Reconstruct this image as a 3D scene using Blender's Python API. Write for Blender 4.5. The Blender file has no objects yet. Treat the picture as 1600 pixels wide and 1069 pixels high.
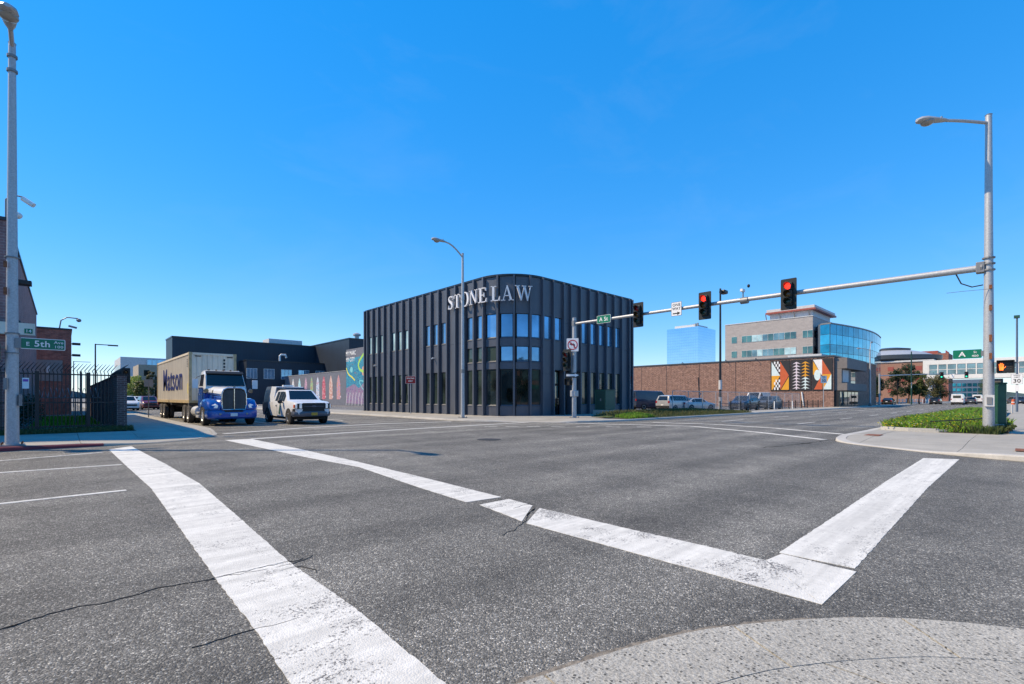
import bpy, bmesh, math, random
from mathutils import Vector, Matrix
random.seed(7)
# ------------------------------------------------------------------ camera, sky, sun, exposure
# world: +x runs along the cross street (away to the right), +y along the avenue (away to the left), metres
F, CAMH, HOR, TH = 751.0, 1.45, 622.0, math.radians(43.08)
CT, ST = math.cos(TH), math.sin(TH)
sc = bpy.context.scene
cam = bpy.data.cameras.new('camera'); camo = bpy.data.objects.new('camera', cam)
sc.collection.objects.link(camo); sc.camera = camo
camo.location = (0, 0, CAMH); camo.rotation_euler = (math.radians(90), 0, -TH)
cam.sensor_width = 36; cam.lens = 36 * F / 1600; cam.shift_y = 87.5 / 1600
cam.clip_start = 0.05; cam.clip_end = 8000
SUN_EL = math.radians(46.4); SUN_AZ = math.atan2(-.732, .681)
world = bpy.data.worlds.new('World'); sc.world = world; world.use_nodes = True
nt = world.node_tree; nt.nodes.clear()
sky = nt.nodes.new('ShaderNodeTexSky'); sky.sky_type = 'NISHITA'; sky.sun_disc = False
sky.sun_elevation = SUN_EL; sky.sun_rotation = SUN_AZ
sky.altitude = 0; sky.air_density = 1.0; sky.dust_density = 0.0; sky.ozone_density = 10.0
gam = nt.nodes.new('ShaderNodeGamma'); gam.inputs['Gamma'].default_value = .42          # the photo's compressed tonal range, over the whole sky
hsv = nt.nodes.new('ShaderNodeHueSaturation'); hsv.inputs['Saturation'].default_value = 1.93; hsv.inputs['Value'].default_value = 2.2; hsv.inputs['Hue'].default_value = .51
bg = nt.nodes.new('ShaderNodeBackground'); bg.inputs['Strength'].default_value = 0.145
wo = nt.nodes.new('ShaderNodeOutputWorld')
nt.links.new(sky.outputs[0], gam.inputs['Color']); nt.links.new(gam.outputs[0], hsv.inputs['Color'])
tc = nt.nodes.new('ShaderNodeTexCoord'); mp_ = nt.nodes.new('ShaderNodeMapping'); mp_.inputs['Scale'].default_value = (1.2,2.6,5.0); mp_.inputs['Rotation'].default_value = (.2,.1,1.9)
cn = nt.nodes.new('ShaderNodeTexNoise'); cn.inputs['Scale'].default_value = 1.6; cn.inputs['Detail'].default_value = 7; cn.inputs['Roughness'].default_value = .6; cn.inputs['Distortion'].default_value = .6
cr_ = nt.nodes.new('ShaderNodeValToRGB'); cr_.color_ramp.elements[0].position = .52; cr_.color_ramp.elements[1].position = .85; cr_.color_ramp.elements[1].color = (.07,.07,.07,1)
mxs = nt.nodes.new('ShaderNodeMix'); mxs.data_type = 'RGBA'; mxs.inputs[7].default_value = (2.6,3.1,3.6,1)       # thin cirrus veil
nt.links.new(tc.outputs['Generated'], mp_.inputs[0]); nt.links.new(mp_.outputs[0], cn.inputs['Vector']); nt.links.new(cn.outputs['Fac'], cr_.inputs[0]); nt.links.new(cr_.outputs[0], mxs.inputs[0]); nt.links.new(hsv.outputs[0], mxs.inputs[6]); nt.links.new(mxs.outputs[2], bg.inputs['Color']); nt.links.new(bg.outputs[0], wo.inputs[0])
sl = bpy.data.lights.new('sun', 'SUN'); sl.energy = 3.5; sl.angle = math.radians(0.5); sl.color = (1, .80, .535)
so = bpy.data.objects.new('sun', sl); sc.collection.objects.link(so)
SUNV = Vector((math.sin(SUN_AZ) * math.cos(SUN_EL), math.cos(SUN_AZ) * math.cos(SUN_EL), math.sin(SUN_EL)))
so.rotation_euler = SUNV.to_track_quat('Z', 'Y').to_euler(); so.location = (0, 0, 60)
vs = sc.view_settings; vs.view_transform = 'Standard'; vs.look = 'None'; vs.exposure = 0.8; vs.gamma = 1; vs.use_curve_mapping = False

# ------------------------------------------------------------------ helpers
def G(px, py, z=0.0):                 # point of the level z seen at a photo pixel -> world x, y
    d = F * (CAMH - z) / (py - HOR); X = (px - 800) / F * d
    return (CT * X + ST * d, -ST * X + CT * d)
def D(px, d):                         # point in a photo column at distance d -> world x, y
    X = (px - 800) / F * d
    return (CT * X + ST * d, -ST * X + CT * d)
def ZZ(py, d): return CAMH + (HOR - py) * d / F
def onx(px, x):                       # y on the plane x = const under a photo column
    t = (px - 800) / F; return (CT - ST * t) * x / (CT * t + ST)
def ony(px, y):
    t = (px - 800) / F; return (CT * t + ST) * y / (CT - ST * t)
def link(o): sc.collection.objects.link(o); return o

class MB:
    def __init__(s): s.v = []; s.f = []
    def add(s, vs, fs):
        o = len(s.v); s.v += [tuple(p) for p in vs]; s.f += [tuple(i + o for i in f) for f in fs]; return s
    def box(s, x0, x1, y0, y1, z0, z1):
        return s.add([(x0,y0,z0),(x1,y0,z0),(x1,y1,z0),(x0,y1,z0),(x0,y0,z1),(x1,y0,z1),(x1,y1,z1),(x0,y1,z1)],
                     [(3,2,1,0),(4,5,6,7),(0,1,5,4),(1,2,6,5),(2,3,7,6),(3,0,4,7)])
    def prism(s, poly, z0, z1, zt=None):
        n = len(poly)
        a = sum(poly[i][0]*poly[(i+1)%n][1]-poly[(i+1)%n][0]*poly[i][1] for i in range(n))
        if a < 0: poly = poly[::-1]
        zt = zt or (lambda x, y: z1)
        vs = [(x,y,z0) for x,y in poly] + [(x,y,zt(x,y)) for x,y in poly]
        return s.add(vs, [tuple(range(n-1,-1,-1)), tuple(range(n,2*n))] + [(i,(i+1)%n,n+(i+1)%n,n+i) for i in range(n)])
    def plate(s, poly, o, r, u, n, d0, d1):   # 2-D polygon laid in the frame o, r(ight), u(p), n(ormal), between depths
        o, r, u, n = map(Vector, (o, r, u, n)); k = len(poly)
        a = sum(poly[i][0]*poly[(i+1)%k][1]-poly[(i+1)%k][0]*poly[i][1] for i in range(k))
        if a < 0: poly = poly[::-1]
        vs = [o+r*x+u*y+n*d0 for x,y in poly] + [o+r*x+u*y+n*d1 for x,y in poly]
        return s.add(vs, [tuple(range(k-1,-1,-1)), tuple(range(k,2*k))] + [(i,(i+1)%k,k+(i+1)%k,k+i) for i in range(k)])
    def ribbon(s, pts, ws, o, r, u, n, d0, d1):
        L = []
        for i, p in enumerate(pts):
            a = Vector(pts[max(i-1,0)]); b = Vector(pts[min(i+1,len(pts)-1)]); t = (b-a).normalized(); m = Vector((-t.y,t.x))
            w = ws[i]/2 if hasattr(ws,'__len__') else ws/2
            L.append((Vector(p)+m*w, Vector(p)-m*w))
        for (a,b),(c,d) in zip(L, L[1:]): s.plate([tuple(a),tuple(b),tuple(d),tuple(c)], o, r, u, n, d0, d1)
        return s
    def cyl(s, p0, p1, r0, r1=None, n=12):
        r1 = r0 if r1 is None else r1
        return s.tube([p0, p1], [r0, r1], n)
    def tube(s, pts, rs, n=8, caps=True):
        pts = [Vector(p) for p in pts]
        if not hasattr(rs, '__len__'): rs = [rs]*len(pts)
        rings = []; up = None
        for i, p in enumerate(pts):
            t = (pts[min(i+1,len(pts)-1)]-pts[max(i-1,0)]).normalized()
            if up is None: up = Vector((0,0,1)) if abs(t.z) < .9 else Vector((1,0,0))
            a = t.cross(up).normalized(); b = a.cross(t).normalized(); up = b
            rings.append([p+(a*math.cos(k*2*math.pi/n)+b*math.sin(k*2*math.pi/n))*rs[i] for k in range(n)])
        return s.loft(rings, caps)
    def loft(s, rings, caps=True):
        n = len(rings[0]); vs = [p for r in rings for p in r]; fs = []
        for i in range(len(rings)-1):
            for k in range(n): fs.append((i*n+k, i*n+(k+1)%n, (i+1)*n+(k+1)%n, (i+1)*n+k))
        if caps: fs += [tuple(range(n-1,-1,-1)), tuple(range((len(rings)-1)*n, len(rings)*n))]
        return s.add(vs, fs)
    def lathe(s, prof, o, ax, n=20):    # prof = [(radius, height along axis)]
        o = Vector(o); ax = Vector(ax).normalized(); up = Vector((0,0,1)) if abs(ax.z) < .9 else Vector((1,0,0))
        a = ax.cross(up).normalized(); b = a.cross(ax).normalized()
        return s.loft([[o+ax*h+(a*math.cos(k*2*math.pi/n)+b*math.sin(k*2*math.pi/n))*max(r,.001) for k in range(n)] for r,h in prof])
    def ball(s, o, rx, ry, rz, n=12, m=7):
        return s.loft([[(o[0]+rx*math.sin(j*math.pi/m)*math.cos(k*2*math.pi/n), o[1]+ry*math.sin(j*math.pi/m)*math.sin(k*2*math.pi/n), o[2]-rz*math.cos(j*math.pi/m)) for k in range(n)] for j in [.12]+list(range(1,m))+[m-.12]])
    def mesh(s, name, m, smooth=False, tri=False):
        me = bpy.data.meshes.new(name); me.from_pydata(s.v, [], s.f)
        if True:
            b = bmesh.new(); b.from_mesh(me); bmesh.ops.recalc_face_normals(b, faces=b.faces)
            if tri: bmesh.ops.triangulate(b, faces=[f for f in b.faces if len(f.verts) > 4])
            b.to_mesh(me); b.free()
        me.materials.append(M[m] if isinstance(m, str) else m)
        if smooth:
            me.polygons.foreach_set('use_smooth', [True]*len(me.polygons)); me.set_sharp_from_angle(angle=math.radians(38))
        return me
    def build(s, name, m, parent=None, smooth=False, bevel=0, tri=False):
        o = link(bpy.data.objects.new(name, s.mesh(name, m, smooth, tri)))
        if parent is not None: o.parent = parent
        if bevel:
            b = o.modifiers.new('bevel', 'BEVEL'); b.width = bevel; b.segments = 2; b.limit_method = 'ANGLE'
        return o
def tag(o, label=None, cat=None, group=None, kind=None):
    for k, v in (('label',label),('category',cat),('group',group),('kind',kind)):
        if v: o[k] = v
    return o
def thing(name, label, cat, loc=(0,0,0), rz=0, group=None):
    o = link(bpy.data.objects.new(name, None)); o.location = loc; o.rotation_euler = (0,0,rz); o.empty_display_size = .2
    return tag(o, label, cat, group)
def copy_tree(o, parent=None):
    c = o.copy(); link(c); c.parent = parent
    for ch in list(o.children): copy_tree(ch, c)
    return c
def share(name, me, loc, parent, rz=0):
    o = link(bpy.data.objects.new(name, me)); o.location = loc; o.parent = parent; o.rotation_euler = (0,0,rz); return o
def text(parent, string, size, o, r, u, m, bold=0.0, sx=1.0, ext=.003, align='CENTER', name='lettering'):
    cu = bpy.data.curves.new('txt', 'FONT'); cu.body = string; cu.size = 1; cu.align_x = align; cu.align_y = 'CENTER'
    cu.offset = bold; cu.space_character = 1.06; cu.extrude = ext/size; cu.resolution_u = 3
    t = link(bpy.data.objects.new('txt', cu)); bpy.context.view_layer.update()
    me = bpy.data.meshes.new_from_object(t.evaluated_get(bpy.context.evaluated_depsgraph_get()))
    bpy.data.objects.remove(t); bpy.data.curves.remove(cu)
    r, u = Vector(r)*size*sx, Vector(u)*size; n = r.normalized().cross(u.normalized())*size
    mt = Matrix(((r.x,u.x,n.x,o[0]),(r.y,u.y,n.y,o[1]),(r.z,u.z,n.z,o[2]),(0,0,0,1)))
    me.transform(mt); me.materials.clear(); me.materials.append(M[m]); me.name = name
    ob = link(bpy.data.objects.new(name, me)); ob.parent = parent; return ob
def rrect(w, h, r, n=4):
    P = []
    for cx, cy, a0 in ((w/2-r,h/2-r,0),(-w/2+r,h/2-r,90),(-w/2+r,-h/2+r,180),(w/2-r,-h/2+r,270)):
        for k in range(n+1):
            a = math.radians(a0+90*k/n); P.append((cx+r*math.cos(a), cy+r*math.sin(a)))
    return P
def circ(cx, cy, r, n=20): return [(cx+r*math.cos(2*math.pi*k/n), cy+r*math.sin(2*math.pi*k/n)) for k in range(n)]
def clip(poly, x0, x1, y0, y1):
    def cut(P, ax, v, sg):
        R = []
        for i in range(len(P)):
            a, b = P[i-1], P[i]; ia = sg*(a[ax]-v) >= 0; ib = sg*(b[ax]-v) >= 0
            if ia != ib:
                t = (v-a[ax])/(b[ax]-a[ax]); R.append((a[0]+t*(b[0]-a[0]), a[1]+t*(b[1]-a[1])))
            if ib: R.append(b)
        return R
    for ax, v, sg in ((0,x0,1),(0,x1,-1),(1,y0,1),(1,y1,-1)):
        poly = cut(poly, ax, v, sg)
        if len(poly) < 3: return []
    return poly
def area(P): return abs(sum(P[i-1][0]*P[i][1]-P[i][0]*P[i-1][1] for i in range(len(P))))/2

# ------------------------------------------------------------------ materials
M = {}
class NT:
    def __init__(s, name):
        m = bpy.data.materials.new(name); m.use_nodes = True; s.m = m; s.t = m.node_tree; s.p = s.t.nodes['Principled BSDF']; M[name] = m
    def n(s, typ, **kw):
        x = s.t.nodes.new('ShaderNode'+typ)
        for k, v in kw.items():
            if k[0] == '_': setattr(x, k[1:], v)
            else: s.set(x.inputs[k.replace('_',' ')], v)
        return x
    def set(s, inp, v):
        if isinstance(v, bpy.types.NodeSocket): s.t.links.new(v, inp)
        else: inp.default_value = v
    def pos(s, scale=(1,1,1), obj=False):
        c = s.n('TexCoord').outputs['Object'] if obj else s.n('NewGeometry').outputs['Position']
        return s.n('Mapping', Vector=c, Scale=scale).outputs[0]
    def noise(s, vec, sc_, det=4, rough=.55): return s.n('TexNoise', Vector=vec, Scale=sc_, Detail=det, Roughness=rough).outputs['Fac']
    def ramp(s, fac, stops, interp='LINEAR'):
        r = s.n('ValToRGB', Fac=fac); e = r.color_ramp.elements; r.color_ramp.interpolation = interp
        while len(e) < len(stops): e.new(.5)
        for k, (p, c) in zip(e, stops):
            k.position = p; k.color = (c,c,c,1) if not hasattr(c,'__len__') else (*c,1)
        return r.outputs[0]
    def mix(s, fac, a, b, mode='MIX'):
        x = s.t.nodes.new('ShaderNodeMix'); x.data_type = 'RGBA'; x.blend_type = mode
        for i, v in ((0,fac),(6,a),(7,b)):
            if not isinstance(v, bpy.types.NodeSocket) and i and not hasattr(v,'__len__'): v = (v,v,v)
            if hasattr(v,'__len__') and not isinstance(v, bpy.types.NodeSocket): v = (*v,1)
            s.set(x.inputs[i], v)
        return x.outputs[2]
    def math(s, op, a, b=0.0):
        x = s.n('Math', _operation=op); s.set(x.inputs[0], a); s.set(x.inputs[1], b); return x.outputs[0]
    def bump(s, h, strength, dist=.01):
        b = s.n('Bump', Height=h, Strength=strength, Distance=dist); s.set(s.p.inputs['Normal'], b.outputs[0])
    def out(s, col, rough=.6, metal=0, ior=1.5, emit=None, es=0, coat=0):
        if not isinstance(col, bpy.types.NodeSocket): col = (*col,1)
        s.set(s.p.inputs['Base Color'], col); s.set(s.p.inputs['Roughness'], rough); s.set(s.p.inputs['Metallic'], metal); s.set(s.p.inputs['IOR'], ior)
        if emit: s.set(s.p.inputs['Emission Color'], (*emit,1)); s.set(s.p.inputs['Emission Strength'], es)
        if coat: s.set(s.p.inputs['Coat Weight'], coat); s.set(s.p.inputs['Coat Roughness'], .05)
        return s.m
def pm(name, col, rough=.6, metal=0, var=.12, vs=2.5, bump=0, bs=30, emit=None, es=0, coat=0, ior=1.5):
    k = NT(name); v = k.pos()
    f = k.noise(v, vs, 5, .6); lo = tuple(c*(1-var) for c in col); hi = tuple(min(c*(1+var),1) for c in col)
    cc = k.ramp(f, [(.3,lo),(.7,hi)])
    if bump: k.bump(k.noise(v, bs, 3), bump, .02)
    return k.out(cc, rough, metal, ior, emit, es, coat)
def make_asphalt(name, base, dark=1.0):
    k = NT(name); v = k.pos()
    st = k.n('TexVoronoi', Vector=v, Scale=98.0, Randomness=1.0); st2 = k.n('TexVoronoi', Vector=v, Scale=260.0)
    g = k.n('SeparateColor', Color=st.outputs['Color']).outputs[0]; g2 = k.n('SeparateColor', Color=st2.outputs['Color']).outputs[1]
    stone = k.ramp(g, [(0,.40),(.5,.86),(.82,1.2),(.94,2.0),(1,3.4)])
    stone2 = k.ramp(g2, [(0,.70),(.7,1.0),(1,1.5)])
    big = k.ramp(k.noise(v, .28, 6, .66), [(.28,.70),(.5,1.0),(.72,1.30)])
    patch = k.ramp(k.noise(v, 1.7, 6, .7), [(.30,.82),(.70,1.17)])
    along = k.ramp(k.noise(k.pos((.035,.75,1)), 1.0, 4), [(.30,.76),(.70,1.22)])
    cross = k.ramp(k.noise(k.pos((.9,.05,1)), 1.0, 3), [(.32,.90),(.68,1.10)])
    grit = k.ramp(k.noise(v, 9.0, 6, .78), [(.28,.74),(.72,1.22)])
    sp_ = k.n('SeparateXYZ', Vector=v); wav = k.math('SINE', k.math('ADD', k.math('MULTIPLY', sp_.outputs[1], 3.31), k.math('MULTIPLY', k.noise(k.pos((.08,.08,1)), 1.0, 2), 3.0)))
    track = k.ramp(k.math('ADD', k.math('MULTIPLY', wav, .22), k.noise(k.pos((.10,.5,1)), 1.0, 4)), [(.30,.84),(.70,1.14)])
    c = k.mix(1, base, stone, 'MULTIPLY'); c = k.mix(1, c, track, 'MULTIPLY')
    for q in (stone2, big, patch, along, cross, grit): c = k.mix(1, c, q, 'MULTIPLY')
    oil = k.ramp(k.noise(k.pos((.5,.5,1)), .9, 7, .7), [(.58,0.0),(.70,.65)])
    c = k.mix(oil, c, k.mix(1, c, (.55,.54,.53), 'MULTIPLY'))
    spot = k.ramp(k.noise(v, 2.6, 3, .5), [(.70,0.0),(.76,.75)]); c = k.mix(spot, c, k.mix(1, c, (.45,.44,.43), 'MULTIPLY'))
    dust = k.ramp(k.noise(k.pos((.3,.6,1)), .8, 6, .7), [(.60,0.0),(.78,.45)]); c = k.mix(dust, c, (.20,.185,.165))
    h = k.math('ADD', k.math('MULTIPLY', st.outputs['Distance'], -1.0), k.math('MULTIPLY', k.noise(v, 34, 4, .75), 1.1))
    k.bump(h, .7*dark, .011); k.out(c, .85)
make_asphalt('asphalt', (.162,.156,.138))
make_asphalt('asphalt_lot', (.15,.145,.14), .5)
def make_paint(name, wear):
    k = NT(name); v = k.pos()
    st = k.n('TexVoronoi', Vector=v, Scale=85.0); g = k.n('SeparateColor', Color=st.outputs['Color']).outputs[0]
    sp = k.noise(v, 46.0, 5, .75); patch = k.ramp(k.noise(v, 1.6, 5, .7), [(.38,.0),(.62,1.0)])
    hole = k.math('ADD', k.math('MULTIPLY', sp, .8), k.math('MULTIPLY', patch, wear))
    m_ = k.ramp(hole, [(.56,0.0),(.63,1.0)])
    smear = k.ramp(k.noise(k.pos((.22,5.5,1)), 1.0, 4, .65), [(.36,.82),(.62,1.06)])
    white = k.mix(1, (.67,.655,.60), smear, 'MULTIPLY'); white = k.mix(1, white, k.ramp(k.noise(v, 9, 5, .7), [(.3,.86),(.7,1.08)]), 'MULTIPLY')
    asp = k.mix(1, (.13,.125,.12), k.ramp(g, [(0,.5),(.7,1.1),(1,2.4)]), 'MULTIPLY')
    h = k.math('ADD', k.math('MULTIPLY', st.outputs['Distance'], -1.0), k.math('MULTIPLY', k.noise(v, 30, 4, .7), .9))
    k.bump(h, .35, .01); k.out(k.mix(m_, white, asp), .75)
make_paint('paint', .16); make_paint('paint_worn', .20)
def make_concrete(name, base, peb=0):
    k = NT(name); v = k.pos()
    c = k.mix(1, base, k.ramp(k.noise(v, .7, 6, .65), [(.3,.82),(.7,1.14)]), 'MULTIPLY')
    c = k.mix(1, c, k.ramp(k.noise(v, 22, 5, .7), [(.25,.84),(.75,1.12)]), 'MULTIPLY')
    stain = k.ramp(k.noise(k.pos((.9,.5,1)), 1.3, 7, .7), [(.56,0.0),(.72,.45)]); c = k.mix(stain, c, k.mix(1, c, (.62,.58,.53), 'MULTIPLY'))
    if peb:
        st = k.n('TexVoronoi', Vector=k.pos((1,1,1)), Scale=42.0); g = k.n('SeparateColor', Color=st.outputs['Color']).outputs[0]
        inside = k.ramp(k.math('ADD', st.outputs['Distance'], k.math('MULTIPLY', k.noise(v, 60, 3), .25)), [(.42,1.0),(.52,0.0)])
        tone = k.ramp(g, [(0,.16),(.22,.34),(.36,.62),(.44,1.0),(1,1.2)]); c = k.mix(inside, c, k.mix(1, c, tone, 'MULTIPLY'))
        st3 = k.n('TexVoronoi', Vector=v, Scale=150.0); g3 = k.n('SeparateColor', Color=st3.outputs['Color']).outputs[1]
        c = k.mix(1, c, k.ramp(g3, [(0,.6),(.5,1.0),(1,1.35)]), 'MULTIPLY')
        k.bump(k.math('MULTIPLY', st.outputs['Distance'], -1.0), .35, .012)
    else: k.bump(k.noise(v, 60, 4, .7), .25, .006)
    k.out(c, .85)
make_concrete('concrete', (.345,.325,.28)); make_concrete('concrete_edge', (.45,.435,.40)); make_concrete('aggregate', (.37,.355,.31), 1)
make_concrete('red_kerb', (.20,.035,.045))
def make_brick(name, c1, c2, mortar, sx=1.0, bumpy=.4, vary=.35):
    k = NT(name); p = k.n('SeparateXYZ', Vector=k.pos()); u = k.math('ADD', p.outputs[0], p.outputs[1])
    vec = k.n('CombineXYZ', X=u, Y=p.outputs[2], Z=0.0).outputs[0]
    b = k.n('TexBrick', Vector=vec, Color1=(*c1,1), Color2=(*c2,1), Mortar=(*mortar,1), Scale=sx, Mortar_Size=.012, Bias=0.0, Brick_Width=.5, Row_Height=.17)
    c = k.mix(1, b.outputs['Color'], k.ramp(k.noise(k.pos(), 2.2, 6, .75), [(.3,1-vary),(.7,1+vary)]), 'MULTIPLY')
    k.bump(k.math('ADD', b.outputs['Fac'], k.noise(k.pos(), 5, 5, .8)), bumpy, .05); k.out(c, .85)
make_brick('brick_jail', (.27,.145,.14), (.22,.125,.125), (.34,.27,.26), 1.6)
make_brick('brick_red', (.36,.13,.09), (.22,.08,.06), (.26,.17,.14), 1.6)
make_brick('brick_brown', (.36,.215,.165), (.27,.155,.12), (.20,.13,.10), .8, 1.6, .45)
make_brick('brick_grey', (.40,.365,.35), (.34,.31,.30), (.38,.36,.35), .5, .15, .10)
make_brick('brick_pier', (.10,.05,.045), (.14,.075,.065), (.30,.26,.24), 2.2)
def make_cladding(name, base, pitch=.6, axis=0):
    k = NT(name); p = k.n('SeparateXYZ', Vector=k.pos()); u = k.math('ADD', p.outputs[0], p.outputs[1])
    w = k.math('FRACT', k.math('DIVIDE', u, pitch)); g = k.ramp(w, [(0,.55),(.06,1.0),(.94,1.0),(1,.55)])
    c = k.mix(1, base, g, 'MULTIPLY'); c = k.mix(1, c, k.ramp(k.noise(k.pos((1,1,.3)), .6, 4), [(.3,.85),(.7,1.15)]), 'MULTIPLY')
    k.out(c, .5)
make_cladding('clad_dark', (.004,.022,.042)); make_cladding('clad_slate', (.016,.026,.042), .5)
def make_glass(name, col, ior=1.9, rough=.02, var=.35, wob=.06, metal=0):
    k = NT(name); f = k.noise(k.pos((.35,.35,.35)), 1.0, 3); lo = tuple(c*(1-var) for c in col); hi = tuple(c*(1+var) for c in col)
    k.bump(k.noise(k.pos(), .8, 2), wob, .05); k.out(k.ramp(f, [(.35,lo),(.65,hi)]), rough, metal, ior)
make_glass('glass_upper', (.17,.34,.52), 1.5, .02, .3, .06, .65); make_glass('glass_lower', (.030,.044,.038), 1.6, .02, .85); make_glass('glass_car', (.012,.014,.016), 1.6)  # wide tone swing in the lower glass paints broken greenish reflections
make_glass('glass_blind', (.42,.60,.62), 1.8); make_glass('glass_teal', (.03,.25,.36), 1.5, .04, .25, .05, .75); make_glass('glass_teal_light', (.07,.42,.56), 1.5, .04, .2, .05, .75)
make_glass('glass_green', (.05,.14,.13), 2.0, .03, .5); make_glass('glass_bridge', (.10,.20,.24), 2.2, .03, .5)
# mirror-glass tower with thin floor and mullion lines
k = NT('glass_tower'); p = k.n('SeparateXYZ', Vector=k.pos()); u = k.math('ADD', p.outputs[0], p.outputs[1])
fl = k.ramp(k.math('FRACT', k.math('DIVIDE', p.outputs[2], 1.9)), [(0,.75),(.14,1.0),(1,1.0)]); ml = k.ramp(k.math('FRACT', k.math('DIVIDE', u, 1.7)), [(0,.85),(.12,1.0),(1,1.0)])
k.bump(k.noise(k.pos(), .05, 2, .5), .08, 2.0)
k.out(k.mix(1, k.mix(1, (.46,.64,.80), fl, 'MULTIPLY'), ml, 'MULTIPLY'), .06, .92)
# Stone building panels
k = NT('panel'); v = k.pos()
k.out(k.mix(1, (.082,.092,.116), k.ramp(k.noise(k.pos((1,1,.25)), 1.4, 5, .6), [(.3,.86),(.7,1.14)]), 'MULTIPLY'), .42); k.bump(k.noise(v, 1.1, 2), .05, .02)
pm('frame_gap_shade', (.007,.008,.011), .5); pm('panel_sill', (.10,.105,.115), .5); pm('panel_cap', (.016,.02,.028), .35)  # near-black core and frame tone; the fins' shadow is put into it
pm('letter_white', (.72,.72,.74), .35, var=.03); pm('letter_return', (.5,.5,.52), .4)
# galvanised and painted metal
k = NT('galv'); v = k.pos(); st = k.n('TexVoronoi', Vector=v, Scale=35.0)
c = k.mix(1, (.43,.44,.45), k.ramp(k.n('SeparateColor', Color=st.outputs['Color']).outputs[0], [(0,.86),(1,1.1)]), 'MULTIPLY')
c = k.mix(k.ramp(k.noise(k.pos((3,3,.5)), 1.5, 6, .7), [(.58,0.0),(.75,.5)]), c, (.30,.26,.22)); k.out(c, .5, .35)
pm('galv_dark', (.22,.225,.23), .5, .4); pm('black_metal', (.012,.013,.015), .45); pm('black_plastic', (.01,.011,.012), .55)
pm('signal_black', (.008,.010,.010), .5); pm('visor_grey', (.05,.05,.045), .4)
pm('rust', (.20,.075,.035), .9, var=.5, vs=18, bump=.4); pm('cast_iron', (.035,.033,.032), .7, var=.3, vs=20)
pm('white_paint', (.78,.78,.77), .35, var=.04, coat=.4); pm('white_matte', (.74,.74,.72), .6, var=.05); pm('sign_white', (.78,.78,.78), .4, var=.03)
pm('sign_green', (.0,.16,.085), .4, var=.05); pm('sign_red', (.17,.008,.012), .45, var=.05); pm('sign_red_bright', (.50,.015,.02), .4); pm('sign_black', (.012,.012,.012), .5)
pm('orange_plate', (.52,.30,.03), .4); pm('truck_blue', (.008,.075,.36), .25, var=.08, coat=.6); pm('truck_white', (.72,.73,.74), .28, var=.04, coat=.5)
pm('bumper_grey', (.085,.095,.12), .4, coat=.3); pm('slate_paint', (.06,.075,.11), .35, coat=.4); pm('chrome', (.65,.66,.68), .12, 1.0, var=.03); pm('alloy', (.62,.63,.64), .35, .35)
pm('tyre', (.020,.020,.021), .85, var=.25, vs=12, bump=.2); pm('tyre_dusty', (.055,.052,.05), .9, var=.3, vs=8); pm('rim_steel', (.42,.42,.42), .4, .5)
pm('under', (.012,.012,.012), .8); pm('frame_grey', (.10,.095,.09), .7, var=.3)
k = NT('container'); v = k.pos()
c = k.mix(1, (.74,.68,.56), k.ramp(k.noise(k.pos((1,1,.3)), 2.0, 6, .7), [(.3,.86),(.7,1.1)]), 'MULTIPLY')
c = k.mix(k.ramp(k.noise(k.pos((2,2,.6)), 3.0, 7, .75), [(.66,0.0),(.78,.5)]), c, (.28,.17,.09)); k.out(c, .55)
pm('container_edge', (.46,.36,.20), .6, var=.3, vs=6); pm('brand_blue', (.012,.025,.16), .5)
k = NT('headlight'); k.out((.8,.8,.78), .08, 0, 1.6, (1,.96,.88), .08)
k = NT('lamp_glass'); k.out((.30,.28,.25), .15, 0, 1.5)
pm('amber_dark', (.10,.045,.005), .2); pm('green_dark', (.004,.03,.02), .2); pm('red_dark', (.25,.008,.006), .25)
k = NT('red_lit'); k.out((.5,.01,.01), .3, 0, 1.5, (1,.03,.015), 1.6)
k = NT('hand_lit'); k.out((.6,.12,.02), .4, 0, 1.5, (1,.16,.02), 1.5)
k = NT('green_lit'); k.out((.02,.4,.25), .3, 0, 1.5, (.05,1,.6), 1.2)
pm('taillight', (.30,.012,.012), .2); pm('car_red', (.16,.018,.02), .25, coat=.5); pm('car_navy', (.02,.03,.06), .25, coat=.5); pm('car_black', (.014,.015,.018), .25, coat=.5)
pm('car_silver', (.46,.47,.48), .3, .4, coat=.4); pm('car_grey', (.09,.095,.10), .3, .3, coat=.4); pm('car_white', (.72,.72,.72), .3, coat=.4)
pm('green_cabinet', (.018,.085,.055), .45, var=.15, vs=4); pm('cabinet_trim', (.01,.05,.035), .5)
pm('cream', (.66,.62,.52), .6); pm('grey_wall', (.33,.33,.33), .75); pm('tan_wall', (.36,.30,.23), .8); pm('grey_light', (.52,.53,.54), .7)
pm('steel_blue', (.10,.14,.20), .5); pm('red_beam', (.30,.075,.055), .5); pm('dome_rim', (.07,.085,.10), .4); pm('dome_roof', (.34,.36,.39), .45); pm('brown_stucco', (.30,.165,.12), .85)
pm('mural_wall', (.135,.145,.18), .8, var=.15); pm('bark', (.09,.065,.045), .9, var=.3, vs=10, bump=.5, bs=40)
pm('fascia_grey', (.17,.155,.15), .8); pm('orange_wall', (.50,.24,.10), .8)
for nm, c in (('m_black',(.018,.018,.022)),('m_orange',(.72,.33,.02)),('m_rust',(.52,.10,.03)),('m_ice',(.62,.74,.74)),('m_lilac',(.66,.58,.64)),('m_white',(.75,.75,.74)),
              ('m_yellow',(.70,.62,.06)),('m_lime',(.35,.62,.10)),('m_sky',(.02,.30,.55)),('m_pink',(.55,.10,.30)),('m_purple',(.25,.08,.40)),('m_peach',(.62,.34,.24)),('m_aqua',(.18,.52,.55))): pm(nm, c, .7, var=.08)
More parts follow.
